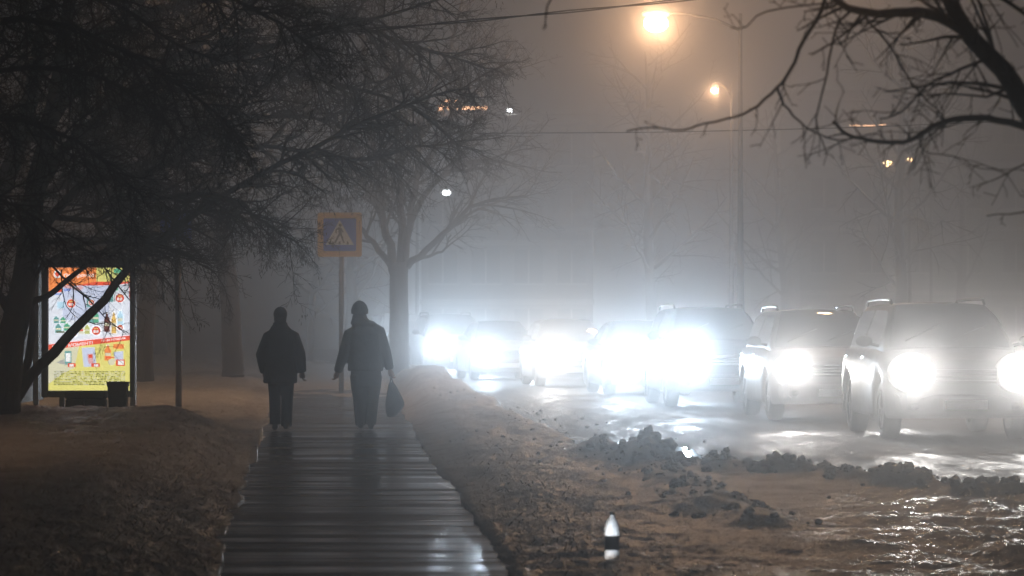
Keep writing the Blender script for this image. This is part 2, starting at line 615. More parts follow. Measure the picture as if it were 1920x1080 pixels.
class Tree:
    def __init__(self, seed):
        self.r = random.Random(seed)
        self.trunk, self.crown, self.keys = MB(), MB(), MB()
        self.tips = []

    def poly(self, pts, r0, r1, n=8, sub=3, jit=0.02):
        """A limb through given points, smoothed, with a little wobble."""
        pts = [Vector(p) for p in pts]
        out = []
        for i in range(len(pts) - 1):
            p0, p1, p2, p3 = pts[max(i - 1, 0)], pts[i], pts[i + 1], pts[min(i + 2, len(pts) - 1)]
            for s in range(sub):
                t = s / sub
                q = 0.5 * ((2 * p1) + (p2 - p0) * t + (2 * p0 - 5 * p1 + 4 * p2 - p3) * t * t + (-p0 + 3 * p1 - 3 * p2 + p3) * t ** 3)
                out.append(q + rvec(self.r) * jit * (1 if out else 0))
        out.append(pts[-1])
        m = len(out)
        rads = [r0 + (r1 - r0) * (i / (m - 1)) ** 0.8 for i in range(m)]
        self.trunk.tube(out, rads, n)
        return out, rads

    def twig(self, p, d, L, r, lev, spec):
        """spec[lev] = (children, length ratio, angle, droop, wander)."""
        nc, ratio, ang, droop, wander = spec[lev]
        ns = 4 if L > 0.5 else 3
        pts = [p.copy()]
        dd = d.normalized()
        for i in range(ns):
            dd = (dd + rvec(self.r) * wander + Vector((0, 0, droop))).normalized()
            pts.append(pts[-1] + dd * (L / ns))
        last = lev + 1 >= len(spec)
        rads = [max(r * (1 - 0.75 * i / ns), 0.0022) for i in range(ns + 1)]
        self.crown.tube(pts, rads, 5 if r > 0.02 else 3, cap=False)
        if last:
            self.tips.append(pts[-1])
            return
        for k in range(nc):
            t = 0.15 + 0.85 * (k + self.r.random()) / nc
            f = min(t * ns, ns - 0.001)
            i = int(f)
            q = pts[i].lerp(pts[i + 1], f - i)
            base = (pts[i + 1] - pts[i]).normalized()
            ax = base.cross(rvec(self.r))
            if ax.length < 1e-3:
                continue
            nd = Matrix.Rotation(math.radians(ang * (0.6 + 0.8 * self.r.random())), 3, ax.normalized()) @ base
            self.twig(q, nd, L * ratio * (0.6 + 0.7 * self.r.random()) * (1 - 0.35 * t), rads[i] * 0.62, lev + 1, spec)

    def clothe(self, out, rads, every, L, r, spec, t0=0.1, bias=Vector((0, 0, 0)), ang=60):
        m = len(out)
        total = sum((out[i + 1] - out[i]).length for i in range(m - 1))
        n = int(total / every)
        for k in range(n):
            t = t0 + (1 - t0) * (k + self.r.random()) / n
            f = min(t * (m - 1), m - 1.001)
            i = int(f)
            q = out[i].lerp(out[i + 1], f - i)
            base = (out[i + 1] - out[i]).normalized()
            ax = base.cross(rvec(self.r))
            if ax.length < 1e-3:
                continue
            nd = Matrix.Rotation(math.radians(ang * (0.5 + 0.8 * self.r.random())), 3, ax.normalized()) @ base
            nd = (nd + bias).normalized()
            self.twig(q, nd, L * (0.5 + 0.8 * self.r.random()) * (1 - 0.45 * t), min(r, rads[i] * 0.7), 0, spec)

    def add_keys(self, frac, lim=None):
        """Dry seed keys hanging in bunches from the twig ends."""
        for p in self.tips:
            if self.r.random() > frac or (lim and not lim(p)):
                continue
            n = self.r.randint(4, 9)
            for _ in range(n):
                o = Vector((self.r.gauss(0, .03), self.r.gauss(0, .03), -abs(self.r.gauss(0, .05))))
                a = self.r.random() * 6.28
                w = Vector((math.cos(a), math.sin(a), 0)) * 0.006
                dn = Vector((self.r.gauss(0, .012), self.r.gauss(0, .012), -0.040 - .02 * self.r.random()))
                q = p + o
                th = Vector((-w.y, w.x, 0)) * 0.35
                self.keys.add([q, q + dn * .5 + w, q + dn, q + dn * .5 - w, q + dn * .45 + th, q + dn * .45 - th],
                              [(0, 1, 4), (1, 2, 4), (2, 3, 4), (3, 0, 4), (1, 0, 5), (2, 1, 5), (3, 2, 5), (0, 3, 5)])

    def done(self, label, loc, group=None):
        root = empty('bare_tree', loc)
        off = Vector(loc)
        for nm, m, mt in (('trunk', self.trunk, M['bark']), ('crown', self.crown, M['twig']), ('seed_keys', self.keys, M['keys'])):
            if m.v:
                m.v = [(a - off.x, b - off.y, c - off.z) for a, b, c in m.v]
                o = m.build(nm, mt, root, smooth=(nm != 'seed_keys'))
                if nm != 'trunk':
                    o['kind'] = 'stuff'
        tag(root, label, 'tree', group)
        return root


def pl(pts, d0, d1=None):
    d1 = d0 if d1 is None else d1
    n = len(pts)
    return [P(x, y, d0 + (d1 - d0) * i / max(n - 1, 1)) for i, (x, y) in enumerate(pts)]


DENSE = [(9, 0.46, 50, -0.05, 0.22), (5, 0.52, 48, -0.05, 0.26), (0, 0, 0, -0.04, 0.3)]
DOWN = Vector((0.10, 0, -0.12))

# leaning tree in front of the lit poster
t = Tree(21)
o_, r_ = t.poly(pl([(8, 790), (35, 738), (100, 662), (172, 588), (240, 506), (330, 425), (470, 335), (640, 250), (760, 195), (880, 165)], 44.2, 43.0), 0.094, 0.012, 9)
t.clothe(o_, r_, 0.13, 1.15, 0.022, DENSE, 0.42, DOWN)
o2, r2 = t.poly(pl([(60, 568), (100, 545), (160, 498), (240, 440), (350, 395), (480, 402), (545, 430)], 44.0, 43.4), 0.048, 0.008, 7)
t.clothe(o2, r2, 0.13, 0.9, 0.015, DENSE, 0.35, DOWN)
t.poly(pl([(35, 738), (60, 640), (58, 568)], 44.15, 44.0), 0.06, 0.048, 7)
# thin twigs seen against the poster
for pts_, rr in (([(115, 505), (117, 545), (125, 575), (148, 598)], .010), ([(150, 597), (180, 608), (200, 605), (222, 615), (245, 628)], .009),
                 ([(105, 530), (150, 533), (180, 545), (205, 549)], .006), ([(214, 500), (184, 520), (183, 540)], .006),
                 ([(195, 563), (198, 590), (194, 620), (197, 655)], .004), ([(245, 535), (215, 536), (195, 532)], .005)):
    oo, rr2 = t.poly(pl(pts_, 43.9), rr, rr * .4, 5, jit=.006)
    t.clothe(oo, rr2, 0.10, 0.32, 0.004, [(3, .5, 45, -.03, .2), (0, 0, 0, 0, .3)], .1)
t.add_keys(0.05, lambda p: p.x < -1.6)
t.done('leaning bare tree whose trunk slants across the lit poster', P(8, 800, 44.2) * 1.0)

# dark upright tree at the left edge
t = Tree(22)
o_, r_ = t.poly(pl([(2, 800), (14, 700), (28, 600), (52, 480), (60, 380), (90, 240), (120, 80), (140, -80)], 42.5), 0.23, 0.07, 10)
for pts_, d1, rr in (([(52, 480), (150, 350), (300, 318), (400, 235), (520, 140), (640, 60)], 41.0, .07),
                     ([(60, 380), (150, 250), (320, 150), (500, 90), (700, 35), (860, -10)], 44.5, .08),
                     ([(70, 330), (220, 190), (400, 60), (560, -60)], 40.0, .07),
                     ([(90, 240), (160, 120), (250, 0), (330, -90)], 43.0, .07),
                     ([(60, 400), (180, 410), (300, 370), (430, 375), (500, 420), (560, 455)], 41.5, .045),
                     ([(40, 540), (120, 470), (240, 455), (330, 470), (390, 500)], 42.0, .035),
                     ([(28, 600), (-60, 470), (-160, 330)], 42.0, .07)):
    oo, rr2 = t.poly(pl(pts_, 42.5, d1), rr, .010, 7, jit=.03)
    t.clothe(oo, rr2, 0.115, 1.25, 0.020, DENSE, 0.12, DOWN)
t.add_keys(0.05)
t.done('dark upright bare tree at the left edge before the shelter', P(2, 800, 42.5) * 1.0)

# second row: crowns spreading over the footpath
t = Tree(23)
o_, r_ = t.poly(pl([(-60, 790), (-50, 600), (-20, 420), (40, 250), (80, 60), (100, -90)], 53), 0.24, 0.09, 9)
for pts_, d1, rr in (([(-20, 420), (150, 330), (320, 300), (500, 270), (660, 300), (780, 275), (900, 262)], 51.0, .075),
                     ([(20, 300), (200, 130), (420, 110), (620, 150), (780, 200), (860, 275)], 50.0, .075),
                     ([(60, 150), (300, 20), (520, 0), (700, 60), (840, 110), (930, 130)], 52.0, .08),
                     ([(60, 180), (260, 220), (450, 225), (620, 230), (760, 340)], 54.0, .07),
                     ([(40, 250), (200, 330), (360, 390), (440, 420)], 54.0, .05),
                     ([(80, 60), (250, -40), (500, -90), (760, -60)], 52.0, .08)):
    oo, rr2 = t.poly(pl(pts_, 53, d1), rr, .010, 6, jit=.04)
    t.clothe(oo, rr2, 0.125, 1.5, 0.022, DENSE, 0.08, DOWN)
t.add_keys(0.10, lambda p: -4.5 < p.x < -1.6 and p.z < 3.9)
t.done('bare tree just beyond the left frame spreading dense twigs over the footpath', P(-60, 790, 53) * 1.0)

# near tree beyond the left frame, its lowest boughs hang darkly into the upper left
t = Tree(27)
t.poly(pl([(-260, 960), (-250, 700), (-230, 400), (-190, 100), (-150, -150)], 27.0), 0.19, 0.10, 9)
for pts_, d1, rr in (([(-200, 180), (-60, 60), (90, 40), (240, 100), (380, 190), (450, 260)], 26.0, .045),
                     ([(-215, 280), (-80, 220), (60, 230), (180, 290), (270, 370)], 27.5, .04),
                     ([(-190, 100), (-40, -40), (160, -60), (360, -30), (520, 40), (600, 110)], 26.5, .045),
                     ([(-225, 370), (-100, 350), (20, 380), (120, 440)], 26.5, .03),
                     ([(-205, 200), (-60, 140), (120, 130), (260, 180), (340, 270)], 28.0, .035),
                     ([(-170, 0), (0, -70), (200, 0), (330, 80), (430, 120)], 28.0, .035)):
    oo, rr2 = t.poly(pl(pts_, 27.0, d1), rr, .006, 6, jit=.015)
    t.clothe(oo, rr2, 0.048, 0.80, 0.012, DENSE, 0.05, DOWN)
t.done('nearest bare tree beyond the left frame with boughs darkening the upper left', P(-260, 960, 27.0) * 1.0)

# tree with a forked trunk beside the oncoming headlights
MID = [(8, 0.48, 42, 0.02, 0.16), (5, 0.5, 42, 0.0, 0.2), (2, 0.55, 45, -0.02, 0.25), (0, 0, 0, 0, 0.3)]
t = Tree(24)
t.poly(pl([(750, 720), (749, 690), (748, 610), (747, 540), (747, 492)], 81), 0.25, 0.21, 12, jit=.012)
for pts_, rr in (([(742, 520), (730, 460), (716, 400), (704, 300), (690, 180), (670, 20), (660, -80)], .13),
                 ([(750, 515), (756, 440), (748, 350), (742, 230), (720, 90), (715, -80)], .125),
                 ([(756, 510), (768, 420), (780, 330), (800, 200), (845, 90), (880, -60)], .115),
                 ([(762, 500), (800, 466), (845, 425), (882, 386), (930, 375), (985, 366)], .10),
                 ([(766, 492), (800, 482), (828, 470), (846, 440)], .05),
                 ([(735, 500), (700, 455), (672, 420), (648, 395)], .10),
                 ([(768, 420), (810, 350), (860, 310), (930, 300), (965, 310)], .09),
                 ([(780, 330), (830, 250), (880, 160), (950, 120)], .10),
                 ([(716, 400), (670, 320), (630, 250), (600, 200)], .10)):
    oo, rr2 = t.poly(pl(pts_, 81), rr, .02, 7, jit=.04)
    t.clothe(oo, rr2, 0.42, 2.3, 0.04, MID, 0.2, Vector((0, 0, .1)), 50)
t.done('bare tree with thick forked trunk right of the crossing sign', P(749, 716, 81) * 1.0)

# thick trunk left of the walkers
t = Tree(25)
t.poly(pl([(437, 708), (436, 680), (434, 620), (428, 520), (415, 470), (405, 400), (395, 250), (380, 60), (370, -100)], 80), 0.28, 0.16, 11, jit=.02)
for pts_, rr in (([(412, 460), (450, 380), (500, 300), (560, 180)], .15), ([(405, 400), (360, 320), (300, 240), (240, 120)], .15),
                 ([(395, 250), (450, 150), (520, 40)], .12), ([(420, 480), (380, 430), (330, 400), (280, 380)], .10)):
    oo, rr2 = t.poly(pl(pts_, 80), rr, .03, 6, jit=.05)
    t.clothe(oo, rr2, 0.6, 2.6, 0.04, MID[1:], 0.15)
t.done('thick straight bare trunk left of the walkers with crown lost in the dark', P(437, 708, 80) * 1.0)


def generic(seed, h, r, lean=0.0, low=0.28):
    t = Tree(seed)
    top = Vector((lean * h, 0, h))
    o, rr = t.poly([(0, 0, -0.2), (lean * h * .15, 0, h * .2), (lean * h * .45, .1, h * .5), (lean * h * .8, -.1, h * .8), top], r, r * .15, 8, jit=.05)
    m = len(o)
    for k in range(16):
        f = low + (0.97 - low) * (k + t.r.random()) / 16
        p = o[min(int(f * (m - 1)), m - 2)]
        a = k * 2.4 + t.r.random()
        L = h * (0.42 - 0.26 * f) * (0.8 + .4 * t.r.random())
        d = Vector((math.cos(a), math.sin(a), 0.75)).normalized()
        pts = [p, p + d * L * .35, p + d * L * .7 + Vector((0, 0, .05 * L)), p + d * L + Vector((0, 0, .16 * L))]
        oo, r3 = t.poly(pts, r * .34 * (1.1 - .6 * f), .02, 6, jit=.04)
        t.clothe(oo, r3, 0.42, 1.9, 0.03, MID[1:], 0.15)
    return t


base = {}
for key, a in (('a', (31, 10.5, .26, .03)), ('b', (32, 12.0, .30, -.05)), ('c', (33, 9.0, .20, .10))):
    base[key] = generic(*a).done('bare tree', (0, 0, 0))
_used = set()


def put_tree(key, px, d, label, rz=0.0, s=1.0, group='bare trees standing in the fog'):
    o = base[key] if key not in _used else copy_tree(base[key])
    _used.add(key)
    p = P(px, 0, d)
    o.location = (p.x, d, float(snow_z(np.array([p.x]), np.array([float(d)]))[0]) - .02 if d < 170 else -.25)
    o.rotation_euler = (0, 0, rz)
    o.scale = (s, s, s)
    tag(o, label, 'tree', group)


put_tree('a', 655, 116, 'faint bare tree directly behind the crossing sign post', .4, 1.05)
put_tree('c', 578, 124, 'faint leaning bare tree between the two walkers', 0, .9)
put_tree('b', 300, 122, 'faint bare tree between the bus stop pole and the thick trunk', 2.0, .9)
put_tree('c', 205, 112, 'shadowy bare tree behind the bus shelter roof', 1.1, 1.0)
put_tree('a', 60, 78, 'dark bare tree behind the left end of the bus shelter', 2.6, .95)
put_tree('b', 270, 74, 'dark bare tree behind the right post of the bus shelter', 3.9, .85)
put_tree('b', 1225, 132, 'ghostly straight bare tree under the big orange lamp', 1.0, 1.0)
put_tree('c', 1475, 158, 'ghostly bare tree above the second car', 2.2, 1.2)
put_tree('a', 1690, 98, 'bare tree lit orange behind the near branches at upper right', 1.4, .92)
put_tree('b', 1800, 150, 'ghostly bare tree above the nearest car', 4.4, 1.0)

# near branches entering at the upper right, out of focus
t = Tree(26)
ND = 15.5
tk, tq = t.poly(pl([(2330, 1310), (2320, 900), (2335, 500), (2360, 100), (2380, -500), (2390, -1100)], ND + 1.2), 0.15, 0.05, 10, jit=.006)
t.clothe(tk, tq, .16, 1.5, .03, [(5, .5, 42, .05, .12), (4, .5, 42, -.02, .16), (3, .5, 45, -.02, .2), (0, 0, 0, 0, .25)], .55, Vector((0, 0, .15)))
t.poly(pl([(2328, 760), (2260, 610), (2100, 400), (1925, 205)], ND + 1.2, ND), 0.075, 0.050, 10, jit=.004)
o1, q1 = t.poly(pl([(1925, 205), (1880, 130), (1820, 70), (1782, 0), (1755, -80), (1700, -200)], ND), 0.050, 0.030, 9, jit=.003)
o2, q2 = t.poly(pl([(1822, 66), (1760, 30), (1700, 22), (1645, 25), (1600, 18), (1572, 2), (1550, -30)], ND), 0.030, 0.012, 8, jit=.003)
FINE = [(3, .5, 42, -.02, .16), (2, .5, 45, -.02, .2), (0, 0, 0, 0, .25)]
t.clothe(o1, q1, 0.06, 0.55, 0.012, FINE, 0)
t.clothe(o2, q2, 0.06, 0.46, 0.010, FINE, .1)
for pts_, rr, ev, ln in (([(2090, 400), (2000, 270), (1920, 236), (1850, 222), (1790, 224), (1745, 238), (1720, 258), (1680, 268), (1630, 262), (1590, 252), (1562, 228)], .021, .11, .26),
                         ([(1560, -40), (1540, 20), (1510, 70), (1480, 135), (1457, 165), (1420, 198), (1380, 218), (1320, 232), (1280, 244), (1220, 240), (1175, 246)], .0105, .3, .16),
                         ([(1458, 165), (1470, 195), (1500, 228), (1540, 254), (1590, 262), (1640, 250), (1660, 262)], .007, .2, .18),
                         ([(1600, 18), (1575, 40), (1560, 90), (1545, 160), (1530, 222), (1540, 262), (1552, 290)], .008, .16, .2),
                         ([(1620, 30), (1665, 80), (1700, 140), (1740, 190), (1775, 230), (1730, 282), (1790, 292), (1840, 315), (1920, 318)], .006, .13, .25),
                         ([(1860, 105), (1800, 130), (1740, 160), (1690, 210), (1650, 222)], .009, .12, .3),
                         ([(1900, 160), (1850, 180), (1790, 175), (1740, 180)], .008, .14, .25),
                         ([(1640, -60), (1590, -10), (1560, 5), (1440, 20), (1400, 48), (1370, 52)], .007, .2, .15),
                         ([(1780, 0), (1840, -20), (1900, 10), (1960, 60)], .02, .1, .35),
                         ([(1990, 270), (1940, 300), (1900, 318), (1870, 335), (1840, 345)], .006, .15, .16),
                         ([(2060, 380), (1980, 380), (1920, 396), (1850, 405)], .008, .25, .1),
                         ([(1090, -60), (1040, -15), (1025, 20), (1024, 50)], .007, .3, .12)):
    oo, r3 = t.poly(pl(pts_, ND - .1, ND + .25), rr, rr * .35, 6, jit=.004)
    t.clothe(oo, r3, ev * .6, ln * 1.15, .0055, FINE[1:], .05)
# the last branch above hangs from a limb that runs on above the frame
t.poly(pl([(1700, -200), (1450, -160), (1250, -110), (1090, -60)], ND), .03, .008, 6, jit=.004)
t.done('bare near tree reaching blurred branches into the upper right corner', P(2330, 1310, ND + 1) * 1.0)


# ------------------------------------------------------------------ street lamps
M['sodium'] = emat('sodium_lamp_glow', (1.0, 0.62, 0.30), 60.0)
M['led'] = emat('white_lamp_glow', (0.92, 0.97, 1.0), 24.0)
SOD = (1.0, 0.57, 0.30)


def street_lamp(px, py, d, pole_dx, label, watts, core=0.16, white=False, h_base=0.0, strength=None, spot=None):
    """Tapered steel pole at pole_dx metres from the luminaire, arm, housing and glowing bowl."""
    p = P(px, py, d)
    root = empty('street_lamp', (p.x + pole_dx, d, h_base))
    H = p.z - h_base
    pm = MB()
    pm.tube([(0, 0, -.3), (0, 0, 0.9), (0, 0, H * .55), (0, 0, H + .25)], [.10, .09, .065, .04], 10)
    pm.build('pole', M['pole'], root, True)
    am = MB()
    s = -pole_dx
    am.tube([(0, 0, H - .15), (s * .3, 0, H + .12), (s * .7, 0, H + .26), (s * .98, 0, H + .24)], [.035, .032, .03, .03], 8)
    am.build('arm', M['pole'], root, True)
    hm = MB()
    hm.rings([(s, .02, H + core * .75, core * 1.3, core * .9), (s, .02, H + core * .75 + .06, core * 1.4, core), (s, .02, H + core * .75 + .13, core, core * .7), (s, .02, H + core * .75 + .16, .06, .05)], 16)
    hm.build('housing', M['dark_metal'], root, True)
    bm_ = MB()
    bm_.sphere((s, 0, H + .02), (core * 1.15, core, core * .85), 16, 10)
    if strength:
        em = emat('lamp_bowl_glow', (0.92, 0.97, 1.0) if white else (1.0, 0.62, 0.30), strength)
    else:
        em = M['led' if white else 'sodium']
    bm_.build('lamp_bowl', em, root, True)
    if watts:
        l = bpy.data.lights.new('lamp_light', 'SPOT' if spot else 'POINT')
        if spot:
            l.spot_size = math.radians(spot)
            l.spot_blend = 0.6
        l.energy = watts
        l.color = (0.9, 0.96, 1.0) if white else SOD
        l.shadow_soft_size = core * 1.2
        lo = link(bpy.data.objects.new('lamp_light', l), root)
        lo.location = (s, 0, H - core - .08) if spot else (s, -core * 1.6 - .06, H - .03)
    tag(root, label, 'street lamp', 'street lamps')
    return root


street_lamp(1230, 45, 80, 1.98, 'large orange street lamp glowing at upper middle of the fog', 2100, .25)
street_lamp(1340, 171, 112, 0.55, 'smaller orange street lamp below and right of the large one', 900, .10, strength=20)
street_lamp(1665, 307, 140, 0.9, 'far orange street lamp low among the right branches', 30, .16, strength=22)
street_lamp(1707, 300, 146, 0.9, 'farthest orange street lamp right of its twin in the fog', 25, .12, strength=16)
street_lamp(837, 362, 140, -1.2, 'small white street lamp beside the forked tree', 60, .15, True)
street_lamp(1610, -150, 57, 4.6, 'orange street lamp just above the frame at right', 650, .2)
street_lamp(-960, -560, 33.0, -1.5, 'orange street lamp beyond the left frame over the snow bank', 330, .2, spot=112)
street_lamp(3093, -1130, 24.0, 1.6, 'orange street lamp beyond the right frame over the near snow', 45, .2, spot=140)
street_lamp(330, -95, 62.0, -1.4, 'orange street lamp added above the frame to light the crossing sign', 900, .2, spot=152)  # unseen lamp, added to brighten the crossing sign and the snow around it

# ------------------------------------------------------------------ overhead cables
def cable(pts, r, label, twist=False):
    m = MB()
    for s in ((-1, 1) if twist else (0,)):
        out = []
        n = 60
        for i in range(n + 1):
            f = i / n * (len(pts) - 1)
            k = min(int(f), len(pts) - 2)
            q = Vector(pts[k]).lerp(Vector(pts[k + 1]), f - k)
            a = i * 0.9
            out.append(q + Vector((0, math.cos(a), math.sin(a))) * r * 1.5 * s)
        m.tube(out, r, 5)
    tag(m.build('overhead_cable', M['cable'], smooth=True), label, 'cable', 'overhead cables')


def sag(a, b, s, n=14):
    a, b = Vector(a), Vector(b)
    return [a.lerp(b, i / n) + Vector((0, 0, -4 * s * (i / n) * (1 - i / n))) for i in range(n + 1)]


cable(sag(P(-700, 147, 42), P(2500, -149, 42), .25), .009, 'twisted overhead cable crossing the top of the picture', True)
cable(sag(P(-1500, 100, 64), P(3300, 110, 64), 1.45), .010, 'sagging overhead cable below the orange lamps')

# ------------------------------------------------------------------ far buildings
M['wall_far'] = mat('pale_render_wall', (0.20, 0.18, 0.17), 0.9, .2, col2=(0.15, .14, .13), cscale=.6)
M['band_far'] = mat('pale_floor_band', (0.34, 0.32, 0.30), 0.9, .2)
M['window_far'] = mat('dark_window_glass', (0.02, 0.022, 0.025), 0.12)
M['sign_glow'] = emat('orange_sign_glow', (1.0, 0.50, 0.26), 9.0)
M['white_glow'] = emat('white_window_glow', (0.95, 0.98, 1.0), 40.0)


def building(x0, x1, d, depth, H, storeys, nwin, label, lit):
    a, b = P(x0, 0, d).x, P(x1, 0, d).x
    root = empty('apartment_building', ((a + b) / 2, d, -.3))
    w = (b - a) / 2
    m = MB()
    m.box((-w, 0, 0), (w, depth, H))
    m.build('wall', M['wall_far'], root)
    m = MB()
    m.bevelbox((-w - .3, -.35, H + .004), (w + .3, depth + .3, H + .45), .05)
    m.build('roof', M['band_far'], root)
    sh = H / storeys
    for k in range(1, storeys):
        m = MB()
        m.box((-w - .05, -.12, k * sh - .12), (w + .05, -.004, k * sh + .12))
        m.build('floor_band', M['band_far'], root)
    wm = fm = None
    for k in range(storeys):
        for j in range(nwin):
            cx = -w + (j + .5) * 2 * w / nwin
            if wm is None:
                mm = MB(); mm.box((-.62, -.03, 0), (.62, -.004, 1.45)); wm = mm.mesh('window', M['window_far'])
                mm = MB()
                mm.box((-.72, -.08, -.10), (.72, -.034, -.02)); mm.box((-.04, -.07, 0), (.04, -.034, 1.45))
                fm = mm.mesh('frame', M['band_far'])
            wo = link(bpy.data.objects.new('window', wm), root)
            wo.location = (cx, 0, k * sh + sh * .32)
            link(bpy.data.objects.new('frame', fm), wo)
    for (sx0, sx1, sy0, sy1, mt) in lit:
        p, q = P(sx0, sy1, d), P(sx1, sy0, d)
        m = MB()
        cx = (a + b) / 2
        m.bevelbox((p.x - cx, -.42, p.z + .3), (q.x - cx, -.14, q.z + .3), .015)
        m.build('light_box', M[mt], root)
    tag(root, label, 'building', 'buildings lost in the fog')


building(790, 1112, 150, 9, 10.4, 4, 4, 'foggy building with orange roof sign behind the forked tree',
         [(838, 914, 200, 206, 'sign_glow'), (822, 832, 198, 208, 'sign_glow'), (835, 862, 188, 191, 'sign_glow'), (951, 960, 205, 210, 'white_glow')])
building(1500, 2040, 166, 12, 12.5, 4, 6, 'foggy building with a thin lit strip behind the right branches', [(1592, 1612, 235, 237, 'sign_glow'), (1618, 1640, 235, 237, 'sign_glow'), (1646, 1660, 233, 235, 'sign_glow')])

# ------------------------------------------------------------------ crossing sign
M['sign_yellow'] = mat('sign_yellow_sheeting', (0.78, 0.50, 0.10), 0.35)
M['sign_blue'] = mat('sign_blue_sheeting', (0.06, 0.13, 0.72), 0.35)
M['sign_white'] = mat('sign_white_sheeting', (0.85, 0.85, 0.86), 0.35)
M['sign_black'] = mat('sign_black_print', (0.02, 0.02, 0.02), 0.4)


def extrude(poly, y0, y1, m):
    n = len(poly)
    vs = [(x, y0, z) for x, z in poly] + [(x, y1, z) for x, z in poly]
    fs = [tuple(range(n)), tuple(range(2 * n - 1, n - 1, -1))]
    for i in range(n):
        fs.append((i, i + n, (i + 1) % n + n, (i + 1) % n))
    m.add(vs, fs)


def rrect(x0, z0, x1, z1, r, n=5):
    out = []
    for cx, cz, a0 in ((x1 - r, z1 - r, 0), (x0 + r, z1 - r, 90), (x0 + r, z0 + r, 180), (x1 - r, z0 + r, 270)):
        for i in range(n):
            a = math.radians(a0 + 90 * i / (n - 1))
            out.append((cx + r * math.cos(a), cz + r * math.sin(a)))
    return out


def stroke(a, b, w):
    dx, dz = b[0] - a[0], b[1] - a[1]
    l = math.hypot(dx, dz)
    nx, nz = -dz / l * w / 2, dx / l * w / 2
    return [(a[0] + nx, a[1] + nz), (a[0] - nx, a[1] - nz), (b[0] - nx, b[1] - nz), (b[0] + nx, b[1] + nz)]


SD = 70.0
sp = P(637, 600, SD)
sz0 = float(snow_z(np.array([sp.x]), np.array([SD]))[0])
root = empty('crossing_sign', (sp.x, SD, sz0))
zc = P(0, 440, SD).z - sz0
m = MB()
m.tube([(.03, 0.06, -.3), (.03, .06, zc + .42)], .052, 12)
m.build('post', M['steel'], root, True)
hs = 0.455
m = MB()
extrude(rrect(-hs, zc - hs, hs, zc + hs, .05), -.022, 0.0, m)
plate = m.build('plate', M['sign_yellow'], root)
m = MB()
extrude(rrect(-.335, zc - .335, .335, zc + .335, .03), -.026, -.0225, m)
m.build('blue_field', M['sign_blue'], plate)
m = MB()
extrude([(0, zc + .30), (-.29, zc - .21), (.29, zc - .21)], -.030, -.0265, m)
m.build('white_triangle', M['sign_white'], plate)
m = MB()
Y0, Y1 = -.034, -.0305
hd = [(0.01 + .034 * math.cos(a * .524), zc + .195 + .034 * math.sin(a * .524)) for a in range(12)]
extrude(hd, Y0, Y1, m)
for a, b, w in (((.0, .15), (.01, .02), .065), ((-.005, .14), (-.075, .10), .03), ((-.075, .10), (-.075, .03), .026), ((.02, .13), (.07, .05), .028),
                ((.005, .03), (-.05, -.08), .04), ((-.05, -.08), (-.10, -.17), .034), ((.015, .03), (.055, -.07), .04), ((.055, -.07), (.085, -.17), .034)):
    extrude(stroke((a[0], a[1] + zc), (b[0], b[1] + zc), w), Y0, Y1, m)
for x in (-.185, -.135, 0.0, .165):
    extrude([(x - .025, zc - .20), (x + .025, zc - .20), (x + .012, zc - .14), (x - .018, zc - .14)], Y0, Y1, m)
m.build('pedestrian_symbol', M['sign_black'], plate)
for dz in (-.25, .25):
    m = MB()
    m.bevelbox((-.30, .002, zc + dz - .02), (.30, .03, zc + dz + .02), .006)
    m.build('bracket', M['steel'], root)
tag(root, 'square yellow and blue pedestrian crossing sign on a steel post', 'road sign')

# bus stop pole with a small blue plate
BD = 56.5
bp = P(335, 600, BD)
root = empty('bus_stop_post', (bp.x, BD, 0.0))
m = MB()
m.tube([(0.0, 0, -.1), (0.0, 0, 1.2), (-.035, 0, 3.4)], .052, 12)
m.build('post', M['steel'], root, True)
m = MB()
extrude(rrect(-.30, 2.82, .22, 3.28, .04), -.085, -.065, m)
m.build('blue_plate', M['sign_blue'], root)
tag(root, 'slender steel post with dim blue plate beside the bus shelter', 'sign post')

# ------------------------------------------------------------------ bus shelter with lit poster
LD = 50.0


def lx(x):
    return (x - 960) / F * LD


def lz(y):
    return CAM_Z - (y - 600) / F * LD


sx0 = lx(70)
root = empty('bus_shelter', (lx(165), LD, 0.02))
OX, OZ = lx(165), 0.02


def q(x, y):
    return lx(x) - OX, lz(y) - OZ


bx0, bz0 = q(92, 732)
bx1, bz1 = q(244, 502)
m = MB()                                                # lightbox cabinet: a frame round the poster
fw = .10
m.bevelbox((bx0 - fw, -.09, bz0 - .10), (bx0 - .003, .12, bz1 + .14), .012)
m.bevelbox((bx1 + .003, -.09, bz0 - .10), (bx1 + fw * .75, .12, bz1 + .14), .012)
m.bevelbox((bx0 - .001, -.088, bz1 + .003), (bx1 + .001, .118, bz1 + .138), .012)
m.bevelbox((bx0 - .001, -.088, bz0 - .098), (bx1 + .001, .118, bz0 - .003), .012)
m.build('lightbox_frame', M['dark_metal'], root)
m = MB()
m.box((bx0 - .05, .125, bz0 - .05), (bx1 + .05, .16, bz1 + .05))
m.build('lightbox_back', M['dark_metal'], root)
for xx in (68, 250):
    x_, _ = q(xx, 0)
    m = MB()
    m.bevelbox((x_ - .045, -.02, -.15), (x_ + .035, .06, 2.55), .008)
    m.build('post', M['pale_metal'], root)
for xx in (62, 205):
    x_, _ = q(xx, 0)
    m = MB()
    m.bevelbox((x_ - .04, 3.2, -.15), (x_ + .04, 3.28, 2.55), .008)
    m.build('post', M['dark_metal'], root)
m = MB()
x_, _ = q(58, 0)
x2_, _ = q(290, 0)
m.bevelbox((x_ - .35, -.45, 2.555), (x2_, 3.6, 2.68), .03)
m.build('roof', M['dark_metal'], root)
m = MB()
xb, _ = q(64, 0)
m.box((xb - .3, .3, .25), (xb - .285, 3.1, 2.35))
m.build('back_panel', M['plastic'], root)

EM = 1.75


